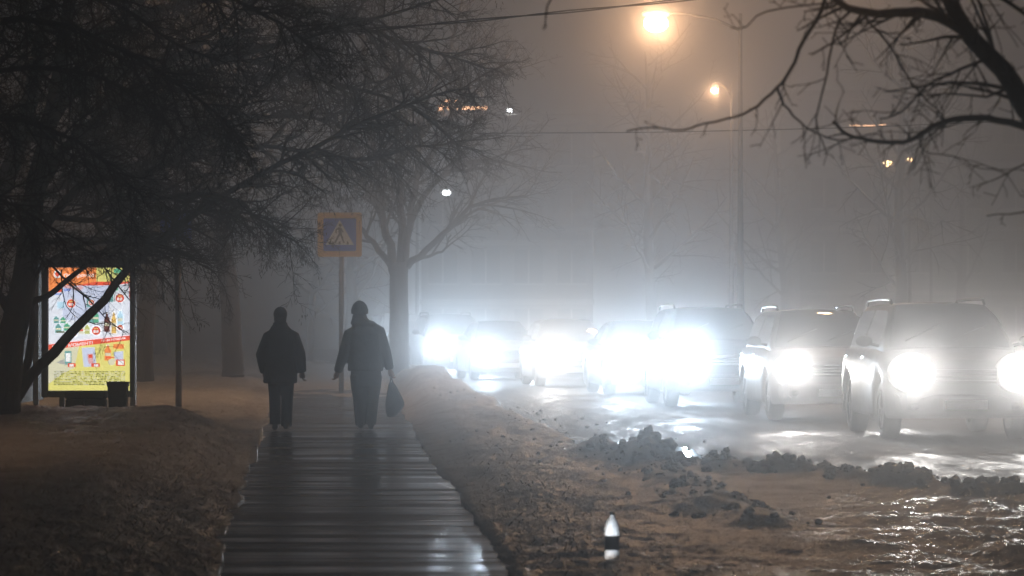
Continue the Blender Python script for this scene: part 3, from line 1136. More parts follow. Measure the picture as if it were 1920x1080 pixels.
def pm(name, c):
    return emat('poster_' + name, c, EM)


PC = {'white': (0.78, .82, 0.90), 'red': (.80, .10, .05), 'orange': (.95, .28, .08), 'yellow': (.80, .74, .22), 'green': (.10, .42, .25), 'paleblue': (.62, .68, .86),
      'brown': (.16, .045, .035), 'blue': (.25, .35, .75), 'cream': (.72, .70, .50), 'grey': (.42, .43, .40), 'dark': (.10, .12, .05), 'sky': (.50, .75, .90),
      'pink': (.75, .40, .42), 'sign_white': (.95, .95, .95), 'gold': (.85, .55, .15), 'teal': (.16, .38, .36), 'lime': (.55, .58, .20)}
PK = list(PC)
PMATS = [pm(k, PC[k]) for k in PK]
PMATS[0].cycles.emission_sampling = 'AUTO'

mb0 = MB()
mb0.box((bx0, -.03, bz0), (bx1, .10, bz1))
poster = mb0.build('poster', PMATS[PK.index('white')], root)
pr = MB()
_layer = [0]


def shape(col, pts):
    """Flat printed shape on the poster; pts in photograph pixels."""
    _layer[0] += 1
    y = -.0315 - .00012 * _layer[0]
    pr.cur = PK.index(col)
    vs = [(q(a, b)[0], y, q(a, b)[1]) for a, b in pts]
    area = sum(vs[i][0] * vs[(i + 1) % len(vs)][2] - vs[(i + 1) % len(vs)][0] * vs[i][2] for i in range(len(vs)))
    pr.add(vs if area > 0 else vs[::-1], [tuple(range(len(vs)))])


def rect(col, a, b, c, d):
    shape(col, [(a, b), (c, b), (c, d), (a, d)])


def disc(col, cx, cy, rx, ry=None, n=16):
    ry = ry or rx
    shape(col, [(cx + rx * math.cos(6.2832 * i / n), cy + ry * math.sin(6.2832 * i / n)) for i in range(n)])


def bottle(col, cx, top, bot, w, cap='sign_white'):
    h = bot - top
    shape(col, [(cx - w * .16, top + h * .06), (cx + w * .16, top + h * .06), (cx + w * .2, top + h * .18), (cx + w * .5, top + h * .36), (cx + w * .46, top + h * .6),
                (cx + w * .5, bot), (cx - w * .5, bot), (cx - w * .46, top + h * .6), (cx - w * .5, top + h * .36), (cx - w * .2, top + h * .18)])
    rect(cap, cx - w * .2, top, cx + w * .2, top + h * .06)
    rect('cream' if col != 'cream' else 'red', cx - w * .42, top + h * .52, cx + w * .42, top + h * .70)


def price(cx, cy, r):
    disc('sign_white', cx, cy, r + 1)
    disc('red', cx, cy, r)
    rect('sign_white', cx - r * .6, cy - r * .1, cx - r * .15, cy + r * .5)
    rect('sign_white', cx + r * .05, cy - r * .1, cx + r * .55, cy + r * .5)
    rect('gold', cx - r * .5, cy - r * .6, cx + r * .4, cy - r * .35)


shape('orange', [(92, 502), (181, 502), (181, 536), (92, 546)])
shape('red', [(92, 546), (181, 528), (244, 528), (244, 531), (130, 545), (92, 551)])
rect('yellow', 181, 502, 244, 528)
disc('green', 221, 508, 8, 5)
rect('lime', 196, 512, 232, 518)
rect('lime', 188, 521, 224, 524)
rect('red', 243, 508, 244.5, 560)
disc('sign_white', 108, 514, 7, 8)
disc('red', 108, 514, 4, 5)
shape('paleblue', [(118, 536), (205, 535), (205, 600), (118, 600)])
shape('pink', [(118, 536), (128, 534), (140, 537), (138, 541), (122, 540)])
shape('pink', [(140, 540), (152, 536), (158, 539), (150, 545), (140, 544)])
rect('blue', 120, 541, 133, 546)
rect('blue', 104, 550, 116, 553)
rect('sky', 108, 566, 122, 578)
rect('teal', 163, 560, 170, 576)
price(134, 569, 8)
price(172, 567, 5)
rect('teal', 196, 552, 213, 566)
rect('sign_white', 200, 556, 208, 561)
rect('green', 215, 537, 222, 545)
price(225, 559, 8)
rect('grey', 214, 551, 216, 566)
for cx, a, b, w, c in ((106, 592, 606, 10, 'teal'), (119, 594, 606, 10, 'green'), (110, 606, 624, 12, 'teal'), (126, 605, 620, 12, 'green'), (140, 606, 618, 10, 'teal'),
                       (172, 583, 605, 10, 'teal'), (181, 583, 605, 10, 'green'), (165, 588, 605, 8, 'teal'), (153, 608, 626, 9, 'cream'), (164, 608, 626, 10, 'lime'),
                       (201, 586, 622, 11, 'brown'), (214, 584, 625, 9, 'gold'), (226, 580, 612, 11, 'sky')):
    bottle(c, cx, a, b, w)
rect('dark', 106, 621, 122, 624)
price(181, 620, 8)
price(138, 624, 7)
price(226, 614, 5)
shape('cream', [(92, 652), (244, 634), (244, 700), (92, 705)])
shape('yellow', [(150, 645), (244, 634), (244, 732), (92, 732), (92, 712), (140, 690)])
shape('cream', [(92, 655), (125, 650), (118, 700), (92, 720)])
shape('red', [(92, 646), (244, 629), (244, 638), (92, 656)])
rect('teal', 122, 658, 135, 684)
rect('sign_white', 124, 662, 133, 678)
shape('grey', [(106, 680), (120, 673), (124, 684)])
rect('red', 128, 681, 143, 688)
rect('sign_white', 131, 683, 139, 687)
shape('paleblue', [(154, 652), (178, 651), (182, 687), (158, 688)])
shape('pink', [(164, 664), (175, 663), (176, 682), (167, 682)])
rect('red', 167, 665, 174, 671)
rect('red', 172, 681, 188, 688)
rect('sign_white', 177, 683, 185, 687)
bottle('orange', 203, 646, 676, 13)
rect('orange', 213, 645, 233, 654)
shape('paleblue', [(214, 660), (232, 658), (232, 674), (216, 676)])
rect('red', 200, 669, 216, 671)
disc('cream', 210, 679, 7, 6)
rect('red', 218, 674, 235, 686)
rect('sign_white', 222, 676, 233, 684)
rg = random.Random(4)
for row in range(9):                                    # small print in dense lines, too small to read
    y = 696 + row * 3.0
    x = 102.0 + rg.random()
    while x < 234:
        w = rg.uniform(1.4, 6)
        rect('dark' if rg.random() < .6 else 'grey', x, y, min(x + w, 236), y + 1.75)
        x += w + rg.uniform(.5, 1.5)
pr.build('print', PMATS, poster)


def words(body, px, py, hpx, col, parent, slope=0.0, width_px=None):
    cu = bpy.data.curves.new('lettering', 'FONT')
    cu.body = body
    cu.size = 1.0
    cu.offset = 0.018
    tmp = bpy.data.objects.new('lettering', cu)
    COL.objects.link(tmp)
    dg = bpy.context.evaluated_depsgraph_get()
    dg.update()
    me = bpy.data.meshes.new_from_object(tmp.evaluated_get(dg))
    bpy.data.objects.remove(tmp)
    co = np.array([v.co[:] for v in me.vertices])
    lo, hi = co.min(0), co.max(0)
    k = hpx / (hi[1] - lo[1])
    kx = k if width_px is None else width_px / (hi[0] - lo[0])
    y = -.0315 - .00012 * (_layer[0] + 6)
    for v in me.vertices:
        a = px + (v.co.x - lo[0]) * kx
        b = py - (v.co.y - lo[1]) * k + slope * (a - px)
        v.co = (q(a, b)[0], y, q(a, b)[1])
    me.materials.clear()
    me.materials.append(PMATS[PK.index(col)])
    return link(bpy.data.objects.new('lettering', me), parent)


words('ЛОВИ МОМЕНТ!', 98, 654.2, 6.2, 'sign_white', poster, -.112, 77)
words('17–24 НОЯБРЯ', 192, 641.0, 4.4, 'sign_white', poster, -.112, 44)
words('Пятёрочка', 121, 522.5, 9, 'sign_white', poster, -.03, 56)
tag(root, 'bus shelter with a bright backlit supermarket poster panel', 'bus shelter')

# tapered litter bin and low bench block in front of the poster
BD2 = 47.6


def bq(x, y):
    return (x - 960) / F * BD2, CAM_Z - (y - 600) / F * BD2


bxa, bz_t = bq(202, 716)
bxb, _ = bq(241, 716)
cx = (bxa + bxb) / 2
root = empty('litter_bin', (cx, BD2, 0.02))
w = (bxb - bxa) / 2
m = MB()
m.tube([(0, 0, 0), (0, 0, .05), (0, 0, bz_t - .08), (0, 0, bz_t - .02)], [w * 1.05, w * 1.05, w * 1.3, w * 1.38], 4)
m.v = [(a * math.cos(.7854) - b * math.sin(.7854), a * math.sin(.7854) + b * math.cos(.7854), c) for a, b, c in m.v]
m.build('bin_body', M['concrete'], root)
m = MB()
m.tube([(0, 0, bz_t - .085), (0, 0, bz_t - .022)], [w * 1.34, w * 1.42], 4)
m.v = [(a * math.cos(.7854) - b * math.sin(.7854), a * math.sin(.7854) + b * math.cos(.7854), c + .004) for a, b, c in m.v]
m.build('rim', M['concrete'], root)
m = MB()
m.tube([(w * .99, -w - .03, .0), (w * 1.02, -w - .035, bz_t - .04)], .012, 8)
m.build('corner_rail', M['pale_metal'], root)
tag(root, 'dark square litter bin in front of the poster corner', 'litter bin')
bxa, bz_t = bq(124, 733)
bxb, _ = bq(199, 733)
root = empty('concrete_bench', ((bxa + bxb) / 2, BD2 + .05, .02))
w = (bxb - bxa) / 2
m = MB()
m.bevelbox((-w, -.22, bz_t - .13), (w, .22, bz_t - .02), .02)
m.build('seat', M['concrete'], root)
for sx_ in (-1, 1):
    m = MB()
    m.bevelbox((sx_ * w * .495 - w * .485, -.18, -.05), (sx_ * w * .495 + w * .485, .18, bz_t - .132), .015)
    m.build('leg', M['concrete'], root)
tag(root, 'low dark bench block beside the litter bin', 'bench')

# ------------------------------------------------------------------ people
M['skin'] = mat('skin', (0.42, 0.25, 0.18), 0.55)
M['hair'] = mat('dark_hair', (0.018, 0.014, 0.012), 0.7, bump=.6, bscale=60)
M['jacket_black'] = mat('black_padded_jacket', (0.016, 0.016, 0.018), 0.75, .3, bump=.7, bscale=14)
M['jacket_grey'] = mat('dark_grey_jacket', (0.045, 0.046, 0.050), 0.75, .3, bump=.7, bscale=12)
M['trousers_black'] = mat('black_trousers', (0.014, 0.014, 0.016), 0.85, .2, bump=.5, bscale=12)
M['trousers_blue'] = mat('dark_blue_trousers', (0.025, 0.027, 0.035), 0.85, .2, bump=.5, bscale=12)
M['knit'] = mat('dark_knit', (0.026, 0.025, 0.027), 0.95, .1, bump=.9, bscale=90)
M['shoe'] = mat('wet_black_shoe', (0.014, 0.013, 0.013), 0.35)
M['bag'] = mat('dark_plastic_bag', (0.020, 0.020, 0.026), 0.4, .5, bump=.8, bscale=10)


def soften(o, voxel, it=6, fac=0.5, sub=False):
    r = o.modifiers.new('remesh', 'REMESH')
    r.mode = 'VOXEL'
    r.voxel_size = voxel
    r.use_smooth_shade = True
    s = o.modifiers.new('smooth', 'SMOOTH')
    s.iterations = it
    s.factor = fac
    return o


def hand(m, w, down, side, palm_fwd, curl=0.6):
    """Palm and five fingers hanging from wrist w; side = +1 right hand; palm_fwd = axis pointing to the thumb."""
    dn = Vector(down).normalized()
    th = Vector(palm_fwd).normalized()
    inn = dn.cross(th).normalized() * side          # towards the body: the palm side
    w = Vector(w)
    m.tube([w - dn * .03, w + dn * .01, w + dn * .05, w + dn * .09], [(.026, .020), (.032, .017), (.040, .016), (.038, .014)], 12)
    # orient the palm's wide axis along th by adding a second row of metacarpals
    for k, (off, ln) in enumerate(((.030, .072), (.010, .082), (-.010, .076), (-.029, .060))):
        b = w + dn * .082 + th * off
        m.tube([w + dn * .02 + th * off * .7, b], [.012, .0105], 8)
        p1 = b + dn * ln * .42 + inn * ln * .10 * curl
        p2 = p1 + (dn * (1 - curl * .7) + inn * curl).normalized() * ln * .34
        p3 = p2 + (dn * (1 - curl * 1.5) + inn * curl * 1.3).normalized() * ln * .28
        m.tube([b, p1, p2, p3], [.0098, .0092, .0085, .0072], 8)
    b = w + dn * .028 + th * .026
    p1 = b + (dn * .6 + th * .7 + inn * .2).normalized() * .036
    p2 = p1 + (dn * .9 + th * .15 + inn * .35).normalized() * .030
    p3 = p2 + (dn * .9 - th * .1 + inn * .3).normalized() * .024
    m.tube([b, p1, p2, p3], [.0135, .0115, .0105, .0085], 8)


def person(px, d, spec, label):
    base = P(px, 0, d)
    root = empty('person', (base.x, d, 0.004), spec.get('rz', 0))
    s = spec
    H = s['head_top']
    # ---- body: head, neck, trunk, arms, hands, legs as one surface (faces +Y, away from the camera)
    m = MB()
    hc = H - .118
    hx = s.get('head_x', 0)
    m.sphere((hx, .02, hc + .012), (.076, .096, .108), 18, 12)
    m.sphere((hx, .055, hc - .055), (.052, .062, .062), 14, 9)          # jaw
    m.sphere((hx, .118, hc - .008), (.014, .020, .026), 8, 6)           # nose
    for e in (-1, 1):
        m.sphere((hx + e * .079, .005, hc - .006), (.010, .020, .034), 8, 6)   # ears
        m.sphere((hx + e * .032, .098, hc + .016), (.014, .012, .010), 8, 6)   # eyes
    m.sphere((hx, .108, hc - .052), (.026, .012, .010), 8, 6)           # mouth
    m.tube([(hx, .0, hc - .06), (hx * .6, -.01, hc - .16), (0, -.01, hc - .22)], [.056, .058, .075], 14)
    sh = s['shoulder_z']
    m.rings([(0, 0, s['crotch'] + .02, .145, .105), (0, 0, s['crotch'] + .2, .15, .105), (0, 0, sh - .25, .16, .115), (0, 0, sh - .08, .17, .11), (0, 0, sh + .03, .10, .08)], 18)
    for side, arm in ((-1, s['arm_l']), (1, s['arm_r'])):
        a, b, c = [Vector(v) for v in arm]
        m.tube([a, a.lerp(b, .5), b, b.lerp(c, .5), c], [.052, .047, .040, .034, .027], 10)
        hand(m, c, (c - b), side, s['thumb_l'] if side < 0 else s['thumb_r'], s.get('curl_l', .55) if side < 0 else s.get('curl_r', .95))
    for leg in (s['leg_l'], s['leg_r']):
        a, b, c = [Vector(v) for v in leg]
        m.tube([a, a.lerp(b, .5), b, b.lerp(c, .45), c], [.082, .072, .055, .054, .038], 12)
    soften(m.build('body', M['skin'], root, True), .0055, 3)
    # ---- jacket
    m = MB()
    m.rings(s['torso'], 28)
    for side, arm, cuff in ((-1, s['arm_l'], s.get('cuff_l', .97)), (1, s['arm_r'], s.get('cuff_r', .97))):
        a, b, c = [Vector(v) for v in arm]
        e = b.lerp(c, cuff)
        k = s.get('sleeve', 1.0)
        m.tube([a + Vector((-side * .06, 0, .02)), a, a.lerp(b, .5), b, b.lerp(e, .5), e], [.095 * k, .092 * k, .084 * k, .076 * k, .069 * k, .058 * k], 14)
    for h in s['collar']:
        m.sphere(h[:3], h[3:], 16, 10)
    soften(m.build('jacket', M[s['jacket_mat']], root, True), .013, 5)
    # ---- trousers
    m = MB()
    m.rings(s['hips'], 24)
    for leg, rr in ((s['leg_l'], s['leg_w']), (s['leg_r'], s['leg_w'])):
        a, b, c = [Vector(v) for v in leg]
        m.tube([a, a.lerp(b, .5), b, b.lerp(c, .5), c + Vector((0, 0, -.02))], [rr[0], rr[1], rr[2], rr[3], rr[4]], 14)
    soften(m.build('trousers', M[s['trouser_mat']], root, True), .012, 4)
    # ---- shoes
    for leg, lift in ((s['leg_l'], s['lift_l']), (s['leg_r'], s['lift_r'])):
        c = Vector(leg[2])
        m = MB()
        z = lift
        m.sphere((c.x, c.y - .02, z + .062), (.046, .058, .058), 14, 9)
        m.tube([(c.x, c.y - .07, z + .045), (c.x, c.y + .03, z + .045), (c.x * 1.02, c.y + .13, max(z * .4, 0) + .038), (c.x * 1.03, c.y + .20, max(z * .2, 0) + .032)],
               [(.040, .042), (.043, .045), (.047, .036), (.032, .024)], 14)
        soften(m.build('shoe', M['shoe'], root, True), .009, 3)
    # ---- head covering
    m = MB()
    if s.get('hat'):
        m.rings([(hx, .012, hc - .040, .104, .120), (hx, .012, hc + .030, .112, .126), (hx, .010, hc + .045, .107, .120), (hx, .006, hc + .085, .090, .105),
                 (hx, .002, hc + .118, .060, .072), (hx, .0, hc + .134, .030, .036), (hx, 0, hc + .140, .012, .014)], 24)
        soften(m.build('hat', M['knit'], root, True), .008, 3)
        m = MB()
        m.rings([(hx, .012, hc - .044, .106, .122), (hx, .012, hc - .036, .114, .130), (hx, .012, hc + .020, .117, .132), (hx, .012, hc + .030, .108, .124)], 24)
        m.build('hat_cuff', M['knit'], root, True)
    else:
        m.sphere((hx, .008, hc + .026), (.094, .108, .104), 18, 12)
        m.sphere((hx, -.026, hc - .045), (.086, .072, .085), 16, 10)
        soften(m.build('hair', M['hair'], root, True), .009, 2)
    tag(root, label, 'person')
    return root


# left walker: broad padded jacket, bare head; torso rings (cx, cy, z, rx, ry)
W1 = dict(head_top=1.665, shoulder_z=1.335, crotch=.76, head_x=-.01,
          arm_l=[(-.155, -.01, 1.255), (-.258, -.03, 1.02), (-.225, .05, .80)], arm_r=[(.160, -.01, 1.255), (.252, -.05, 1.03), (.280, -.01, .80)],
          thumb_l=(0, 1, 0), thumb_r=(0, 1, 0), curl_l=.7, curl_r=.7, cuff_l=1.06, cuff_r=1.04, sleeve=1.12,
          torso=[(-.01, 0, .640, .225, .165), (-.01, 0, .66, .232, .172), (-.005, 0, .80, .225, .170), (0, 0, .95, .222, .168), (0, 0, 1.10, .225, .165), (0, 0, 1.20, .235, .158),
                 (0, -.01, 1.28, .205, .140), (-.005, -.01, 1.36, .155, .118), (-.01, -.005, 1.42, .105, .100)],
          collar=[(-.01, -.012, 1.435, .102, .105, .065), (-.01, -.055, 1.38, .135, .07, .07)],
          jacket_mat='jacket_black', trouser_mat='trousers_black',
          hips=[(0, 0, .62, .17, .125), (0, 0, .76, .175, .13), (0, 0, .90, .165, .125)],
          leg_l=[(-.085, 0, .78), (-.090, .10, .44), (-.088, .13, .10)], leg_r=[(.082, 0, .78), (.083, .0, .42), (.080, -.12, .085)],
          leg_w=[.105, .094, .080, .078, .078], lift_l=.0, lift_r=.02)
person(527, 46.2, W1, 'bareheaded walker in a broad black jacket, left of the two')

# right walker: knitted hat, hooded jacket, arms away from the body
W2 = dict(head_top=1.74, shoulder_z=1.40, crotch=.76, head_x=-.085, hat=True,
          arm_l=[(-.215, 0, 1.30), (-.300, -.05, 1.03), (-.385, .02, .79)], arm_r=[(.175, 0, 1.34), (.270, -.05, 1.07), (.330, -.02, .82)],
          thumb_l=(.25, 1, 0), thumb_r=(-.2, 1, 0), curl_l=.75, curl_r=1.0, cuff_l=.99, cuff_r=.98,
          torso=[(-.005, 0, .80, .238, .165), (-.005, 0, .82, .244, .170), (-.005, 0, .92, .240, .168), (-.005, 0, 1.08, .238, .165), (-.01, 0, 1.22, .242, .158),
                 (-.015, -.01, 1.32, .225, .14), (-.03, -.01, 1.39, .17, .122), (-.05, -.01, 1.45, .12, .108)],
          collar=[(-.06, -.05, 1.455, .150, .105, .060), (.060, -.045, 1.440, .085, .075, .050), (-.085, -.012, 1.530, .104, .105, .070), (-.085, -.010, 1.565, .096, .10, .055), (-.075, -.03, 1.485, .125, .11, .06)],
          jacket_mat='jacket_grey', trouser_mat='trousers_blue',
          hips=[(0, 0, .60, .205, .135), (0, 0, .72, .21, .14), (0, 0, .90, .205, .135)],
          leg_l=[(-.095, 0, .74), (-.075, -.01, .42), (-.066, -.12, .09)], leg_r=[(.098, 0, .74), (.075, .09, .43), (.062, .14, .09)],
          leg_w=[.125, .118, .10, .088, .074], lift_l=.02, lift_r=.0)
person(686, 46.5, W2, 'walker in knitted hat and hooded jacket carrying a dark bag')

# carrier bag hanging from the right walker's hand
wx = P(686, 0, 46.5).x
gx_, gy_, gz_ = wx + .345, 46.5 - .015, .715          # the closed fingers
root = empty('carrier_bag', (gx_, gy_, gz_))
m = MB()
rows = []
for (cx_, z_, rx_, ry_) in ((.005, -.06, .030, .022), (.012, -.11, .055, .040), (.030, -.20, .090, .062), (.045, -.30, .120, .075), (.055, -.37, .140, .078), (.035, -.44, .110, .07), (.010, -.50, .075, .055), (-.012, -.545, .04, .035)):
    rows.append((cx_, .01, z_, rx_, ry_))
m.rings(rows, 22)
rg = random.Random(6)
m.v = [(a + rg.gauss(0, .005), b + rg.gauss(0, .005), c + rg.gauss(0, .003)) for a, b, c in m.v]
bag = m.build('bag_body', M['bag'], root, True)
sd = bag.modifiers.new('sub', 'SUBSURF')
sd.levels = sd.render_levels = 1
for e in (-1, 1):
    m = MB()
    m.tube([(-.015, .01 + e * .012, -.075), (-.008, e * .010, -.03), (0, e * .006, .0), (.012, e * .010, -.03), (.025, .01 + e * .012, -.075)], [(.008, .003)] * 5, 8)
    m.build('handle', M['bag'], root, True)
tag(root, 'dark plastic carrier bag hanging from the right walker\'s hand', 'bag')

# ------------------------------------------------------------------ plastic bottle standing in the snow
BTD = 20.6
bp = P(1147.5, 1072, BTD)
bz = float(snow_z(np.array([bp.x]), np.array([BTD]))[0])
M['bottle'] = mat('frosted_white_plastic', (0.88, 0.90, 0.92), 0.3)
_n = M['bottle'].node_tree
_b = _n.nodes['Principled BSDF']
_rf = _n.nodes.new('ShaderNodeBsdfRefraction')          # thin frosted wall: passes and blurs the light behind it
_rf.inputs['Roughness'].default_value = .85
_rf.inputs['IOR'].default_value = 1.25
_tp = _n.nodes.new('ShaderNodeBsdfTransparent')
_m1 = _n.nodes.new('ShaderNodeMixShader')
_m1.inputs[0].default_value = .72
_m2 = _n.nodes.new('ShaderNodeMixShader')
_m2.inputs[0].default_value = .85
_out = [n for n in _n.nodes if n.type == 'OUTPUT_MATERIAL'][0]
_n.links.new(_tp.outputs[0], _m1.inputs[1])
_n.links.new(_rf.outputs[0], _m1.inputs[2])
_n.links.new(_b.outputs[0], _m2.inputs[1])
_n.links.new(_m1.outputs[0], _m2.inputs[2])
_n.links.new(_m2.outputs[0], _out.inputs['Surface'])
M['label'] = mat('dark_blue_label', (0.012, 0.014, 0.06), .4)
root = empty('plastic_bottle', (bp.x, BTD, max(bz, 0) - .004))
m = MB()
m.rings([(0, 0, 0, .038, .038), (0, 0, .01, .045, .045), (0, 0, .05, .046, .046), (0, 0, .058, .043, .043), (0, 0, .145, .043, .043), (0, 0, .152, .0465, .0465),
         (0, 0, .19, .046, .046), (0, 0, .225, .037, .037), (0, 0, .25, .024, .024), (0, 0, .262, .014, .014), (0, 0, .272, .0135, .0135)], 28)
m.build('bottle_body', M['bottle'], root, True)
m = MB()
m.rings([(0, 0, .060, .0438, .0438), (0, 0, .062, .0450, .0450), (0, 0, .142, .0450, .0450), (0, 0, .144, .0438, .0438)], 28)
m.build('label_band', M['label'], root, True)
m = MB()
m.rings([(0, 0, .2725, .0155, .0155), (0, 0, .2745, .0165, .0165), (0, 0, .288, .0165, .0165), (0, 0, .2905, .014, .014)], 20)
m.build('cap', M['pale_metal'], root, True)
tag(root, 'pale plastic bottle with dark blue label standing in the foreground snow', 'bottle')

# ------------------------------------------------------------------ cars
PAINT = {}


def paint(name, col, metal=.3):
    PAINT[name] = mat('paint_' + name, col, .45, .22, metal, coat=.0, col2=tuple(c * .8 + .01 for c in col), cscale=3, rough2=.6)


paint('black', (0.012, 0.012, 0.014))
paint('graphite', (0.022, 0.022, 0.025))
paint('silver', (0.16, 0.16, 0.17), .4)
paint('navy', (0.015, 0.02, 0.04))
paint('beige', (0.09, 0.08, 0.07), .3)
paint('white', (0.35, 0.35, 0.35), .0)


def smoothstep(x, a, b):
    t_ = min(max((x - a) / (b - a), 0), 1)
    return t_ * t_ * (3 - 2 * t_)


KINDS = {
    'suv': dict(L=4.55, W=.935, H=1.70, hoodf=.93, cowl=1.10, belt=1.13, zb=.27, wb=2.70, fa=.88, r=.365, ws0=1.05, ws1=1.85, rs=4.05, re=4.45, lamp_z=.84, lamp=(.28, .225), roof_w=.62, rails=True),
    'crossover': dict(L=4.40, W=.91, H=1.64, hoodf=.88, cowl=1.04, belt=1.08, zb=.25, wb=2.62, fa=.86, r=.345, ws0=1.0, ws1=1.85, rs=3.75, re=4.30, lamp_z=.79, lamp=(.26, .19), roof_w=.60, rails=True),
    'sedan': dict(L=4.55, W=.885, H=1.46, hoodf=.76, cowl=.93, belt=.96, zb=.20, wb=2.65, fa=.88, r=.32, ws0=1.10, ws1=1.95, rs=3.05, re=3.95, lamp_z=.67, lamp=(.22, .14), roof_w=.56, rails=False),
    'hatchback': dict(L=4.0, W=.86, H=1.50, hoodf=.78, cowl=.96, belt=.99, zb=.20, wb=2.5, fa=.80, r=.31, ws0=.95, ws1=1.75, rs=3.2, re=3.92, lamp_z=.69, lamp=(.22, .14), roof_w=.56, rails=False),
}


def car(px, d, yaw, kind, colour, label, tint, power, parts_full=True, scale=1.0, lamp_emit=60.0, aim=(0, -1, .05), spill=1.0):
    k = KINDS[kind]
    L, W, H = k['L'], k['W'], k['H']
    p = P(px, 0, d)
    root = empty('car', (p.x, d, 0.012), yaw)
    pm_ = PAINT[colour]
    fa, ra, R = k['fa'], k['fa'] + k['wb'], k['r']

    def ztop(y):
        h = k['hoodf'] + (k['cowl'] - k['hoodf']) * smoothstep(y, -.15, k['ws0'] + .1)
        h = h + (k['belt'] - k['cowl']) * smoothstep(y, k['ws0'], k['ws0'] + .9)
        return h - .16 * (1 - smoothstep(y, -.02, .16)) - .10 * smoothstep(y, L - .25, L)

    def half(y):
        return W * (1 - .20 * (1 - smoothstep(y, -.05, .55)) - .10 * smoothstep(y, L - .5, L + .05))

    def arch(y):
        z = k['zb']
        for c in (fa, ra):
            q_ = (R + .055) ** 2 - (y - c) ** 2
            if q_ > 0:
                z = max(z, R + math.sqrt(q_))
        return z

    ys = [0, .015, .04, .08, .14] + [.2 + (L - .4) * i / 66 for i in range(67)] + [L - .14, L - .08, L - .03, L]
    rows = []
    for y in ys:
        hw, zt = half(y), ztop(y)
        zb = k['zb'] + .10 * (1 - smoothstep(y, 0, .25)) + .12 * smoothstep(y, L - .3, L)
        za = max(arch(y), zb)
        e = .0 if .02 < y < L - .02 else .04
        zm = max(zb + (zt - zb) * .55, za + .02)
        side = [(0, zb), (hw * .62, zb), (hw * .66, max(zb, za - .03)), (hw - .03 - e, za), (hw - e, za + .05), (hw + .005 - e, max(zm, za + .06)), (hw - .015 - e, max(zt - .16, za + .08)), (hw - .05 - e, max(zt - .05, za + .09)),
                (hw - .13 - e, zt + .002), (hw * .5, zt + .030), (0, zt + .042)]
        rows.append([(a, y, b) for a, b in side] + [(-a, y, b) for a, b in side[-2:0:-1]])
    m = MB()
    n = len(rows[0])
    for r_ in rows:
        r_.append(r_[0])
    m.grid(rows, flip=True)
    m.add([q_ for q_ in rows[0][:-1]], [tuple(range(n))])
    m.add([q_ for q_ in rows[-1][:-1]], [tuple(range(n - 1, -1, -1))])
    m.build('body', pm_, root, True)

    # cabin: roof and pillars
    w0, ws0, ws1, rs, re = k['W'] - .10, k['ws0'], k['ws1'], k['rs'], k['re']

    def zroof(y):
        a = k['cowl'] + (H - .03 - k['cowl']) * (1 - (1 - min(max((y - ws0) / (ws1 - ws0), 0), 1)) ** 1.5)
        b = k['belt'] - .05 + (H - .03 - k['belt'] + .05) * (1 - smoothstep(y, rs, re + .12))
        return min(a, b) + .03 * math.sin(math.pi * min(max((y - ws0) / (re - ws0), 0), 1))

    def cabin_x(y, z):
        f = min(max((z - k['belt']) / (H - k['belt']), 0), 1)
        return (w0 - (w0 - k['roof_w']) * f ** 1.15) * (1 - .07 * smoothstep(y, re - .5, re))

    rows = []
    cy_ = [ws0 + (re - ws0) * i / 46 for i in range(47)]
    for y in cy_:
        zr = zroof(y)
        zb = k['belt'] - .10
        side = []
        for f in (0, .25, .5, .75, .90):
            z = zb + (max(zr - .05, zb) - zb) * f
            side.append((cabin_x(y, z), z))
        xw = cabin_x(y, zr - .03)
        side += [(xw - .035, zr - .028), (xw - .10, zr - .006), (xw * .5, zr + .012), (0, zr + .02)]
        rows.append([(a, y, b) for a, b in side] + [(-a, y, b) for a, b in side[-2::-1]])
    m = MB()
    m.grid(rows, flip=True)
    m.add(list(rows[0]), [tuple(range(len(rows[0])))])
    m.add(list(rows[-1]), [tuple(range(len(rows[-1]) - 1, -1, -1))])
    m.build('cabin', pm_, root, True)
    # glazing
    rows = []
    for i in range(12):
        y = ws0 + .03 + (ws1 - ws0 - .10) * i / 11
        zr = zroof(y)
        xw = cabin_x(y, zr - .03) - .07
        nrm = Vector((0, -1, .9)).normalized() * .012
        rows.append([(xw * u, y + nrm.y + .02 * u * u, zr + .02 - .02 * abs(u) ** 2 + nrm.z) for u in (-1, -.75, -.5, -.25, 0, .25, .5, .75, 1)])
    m = MB()
    m.grid(rows)
    m.build('windshield', M['car_glass'], root, True)
    mid = ws1 + .45 * (rs - ws1)
    for s_ in (-1, 1):
        for (ya, yb) in ((ws0 + .45, mid - .04), (mid + .04, rs + .10)):
            rows = []
            for i in range(9):
                y = ya + (yb - ya) * i / 8
                top = zroof(y) - .085
                bot = k['belt'] + .015
                rows.append([(s_ * (cabin_x(y, bot + (max(top, bot + .01) - bot) * f) + .008), y, bot + (max(top, bot + .01) - bot) * f) for f in (0, .33, .66, 1)])
            m = MB()
            m.grid(rows, flip=(s_ > 0))
            m.build('side_window', M['car_glass'], root, True)
    # front: grille, bumper, plate
    hz = k['lamp_z']
    gw = W * .44
    m = MB()
    m.bevelbox((-gw, -.045, hz - .13), (gw, .03, hz + .07), .02)
    gr_ = m.build('grille', M['plastic'], root)
    if parts_full:
        for i in range(4):
            m = MB()
            m.bevelbox((-gw + .03, -.055, hz - .105 + i * .045), (gw - .03, -.046, hz - .087 + i * .045), .003)
            m.build('slat', M['chrome'], gr_)
    m = MB()
    rows = []
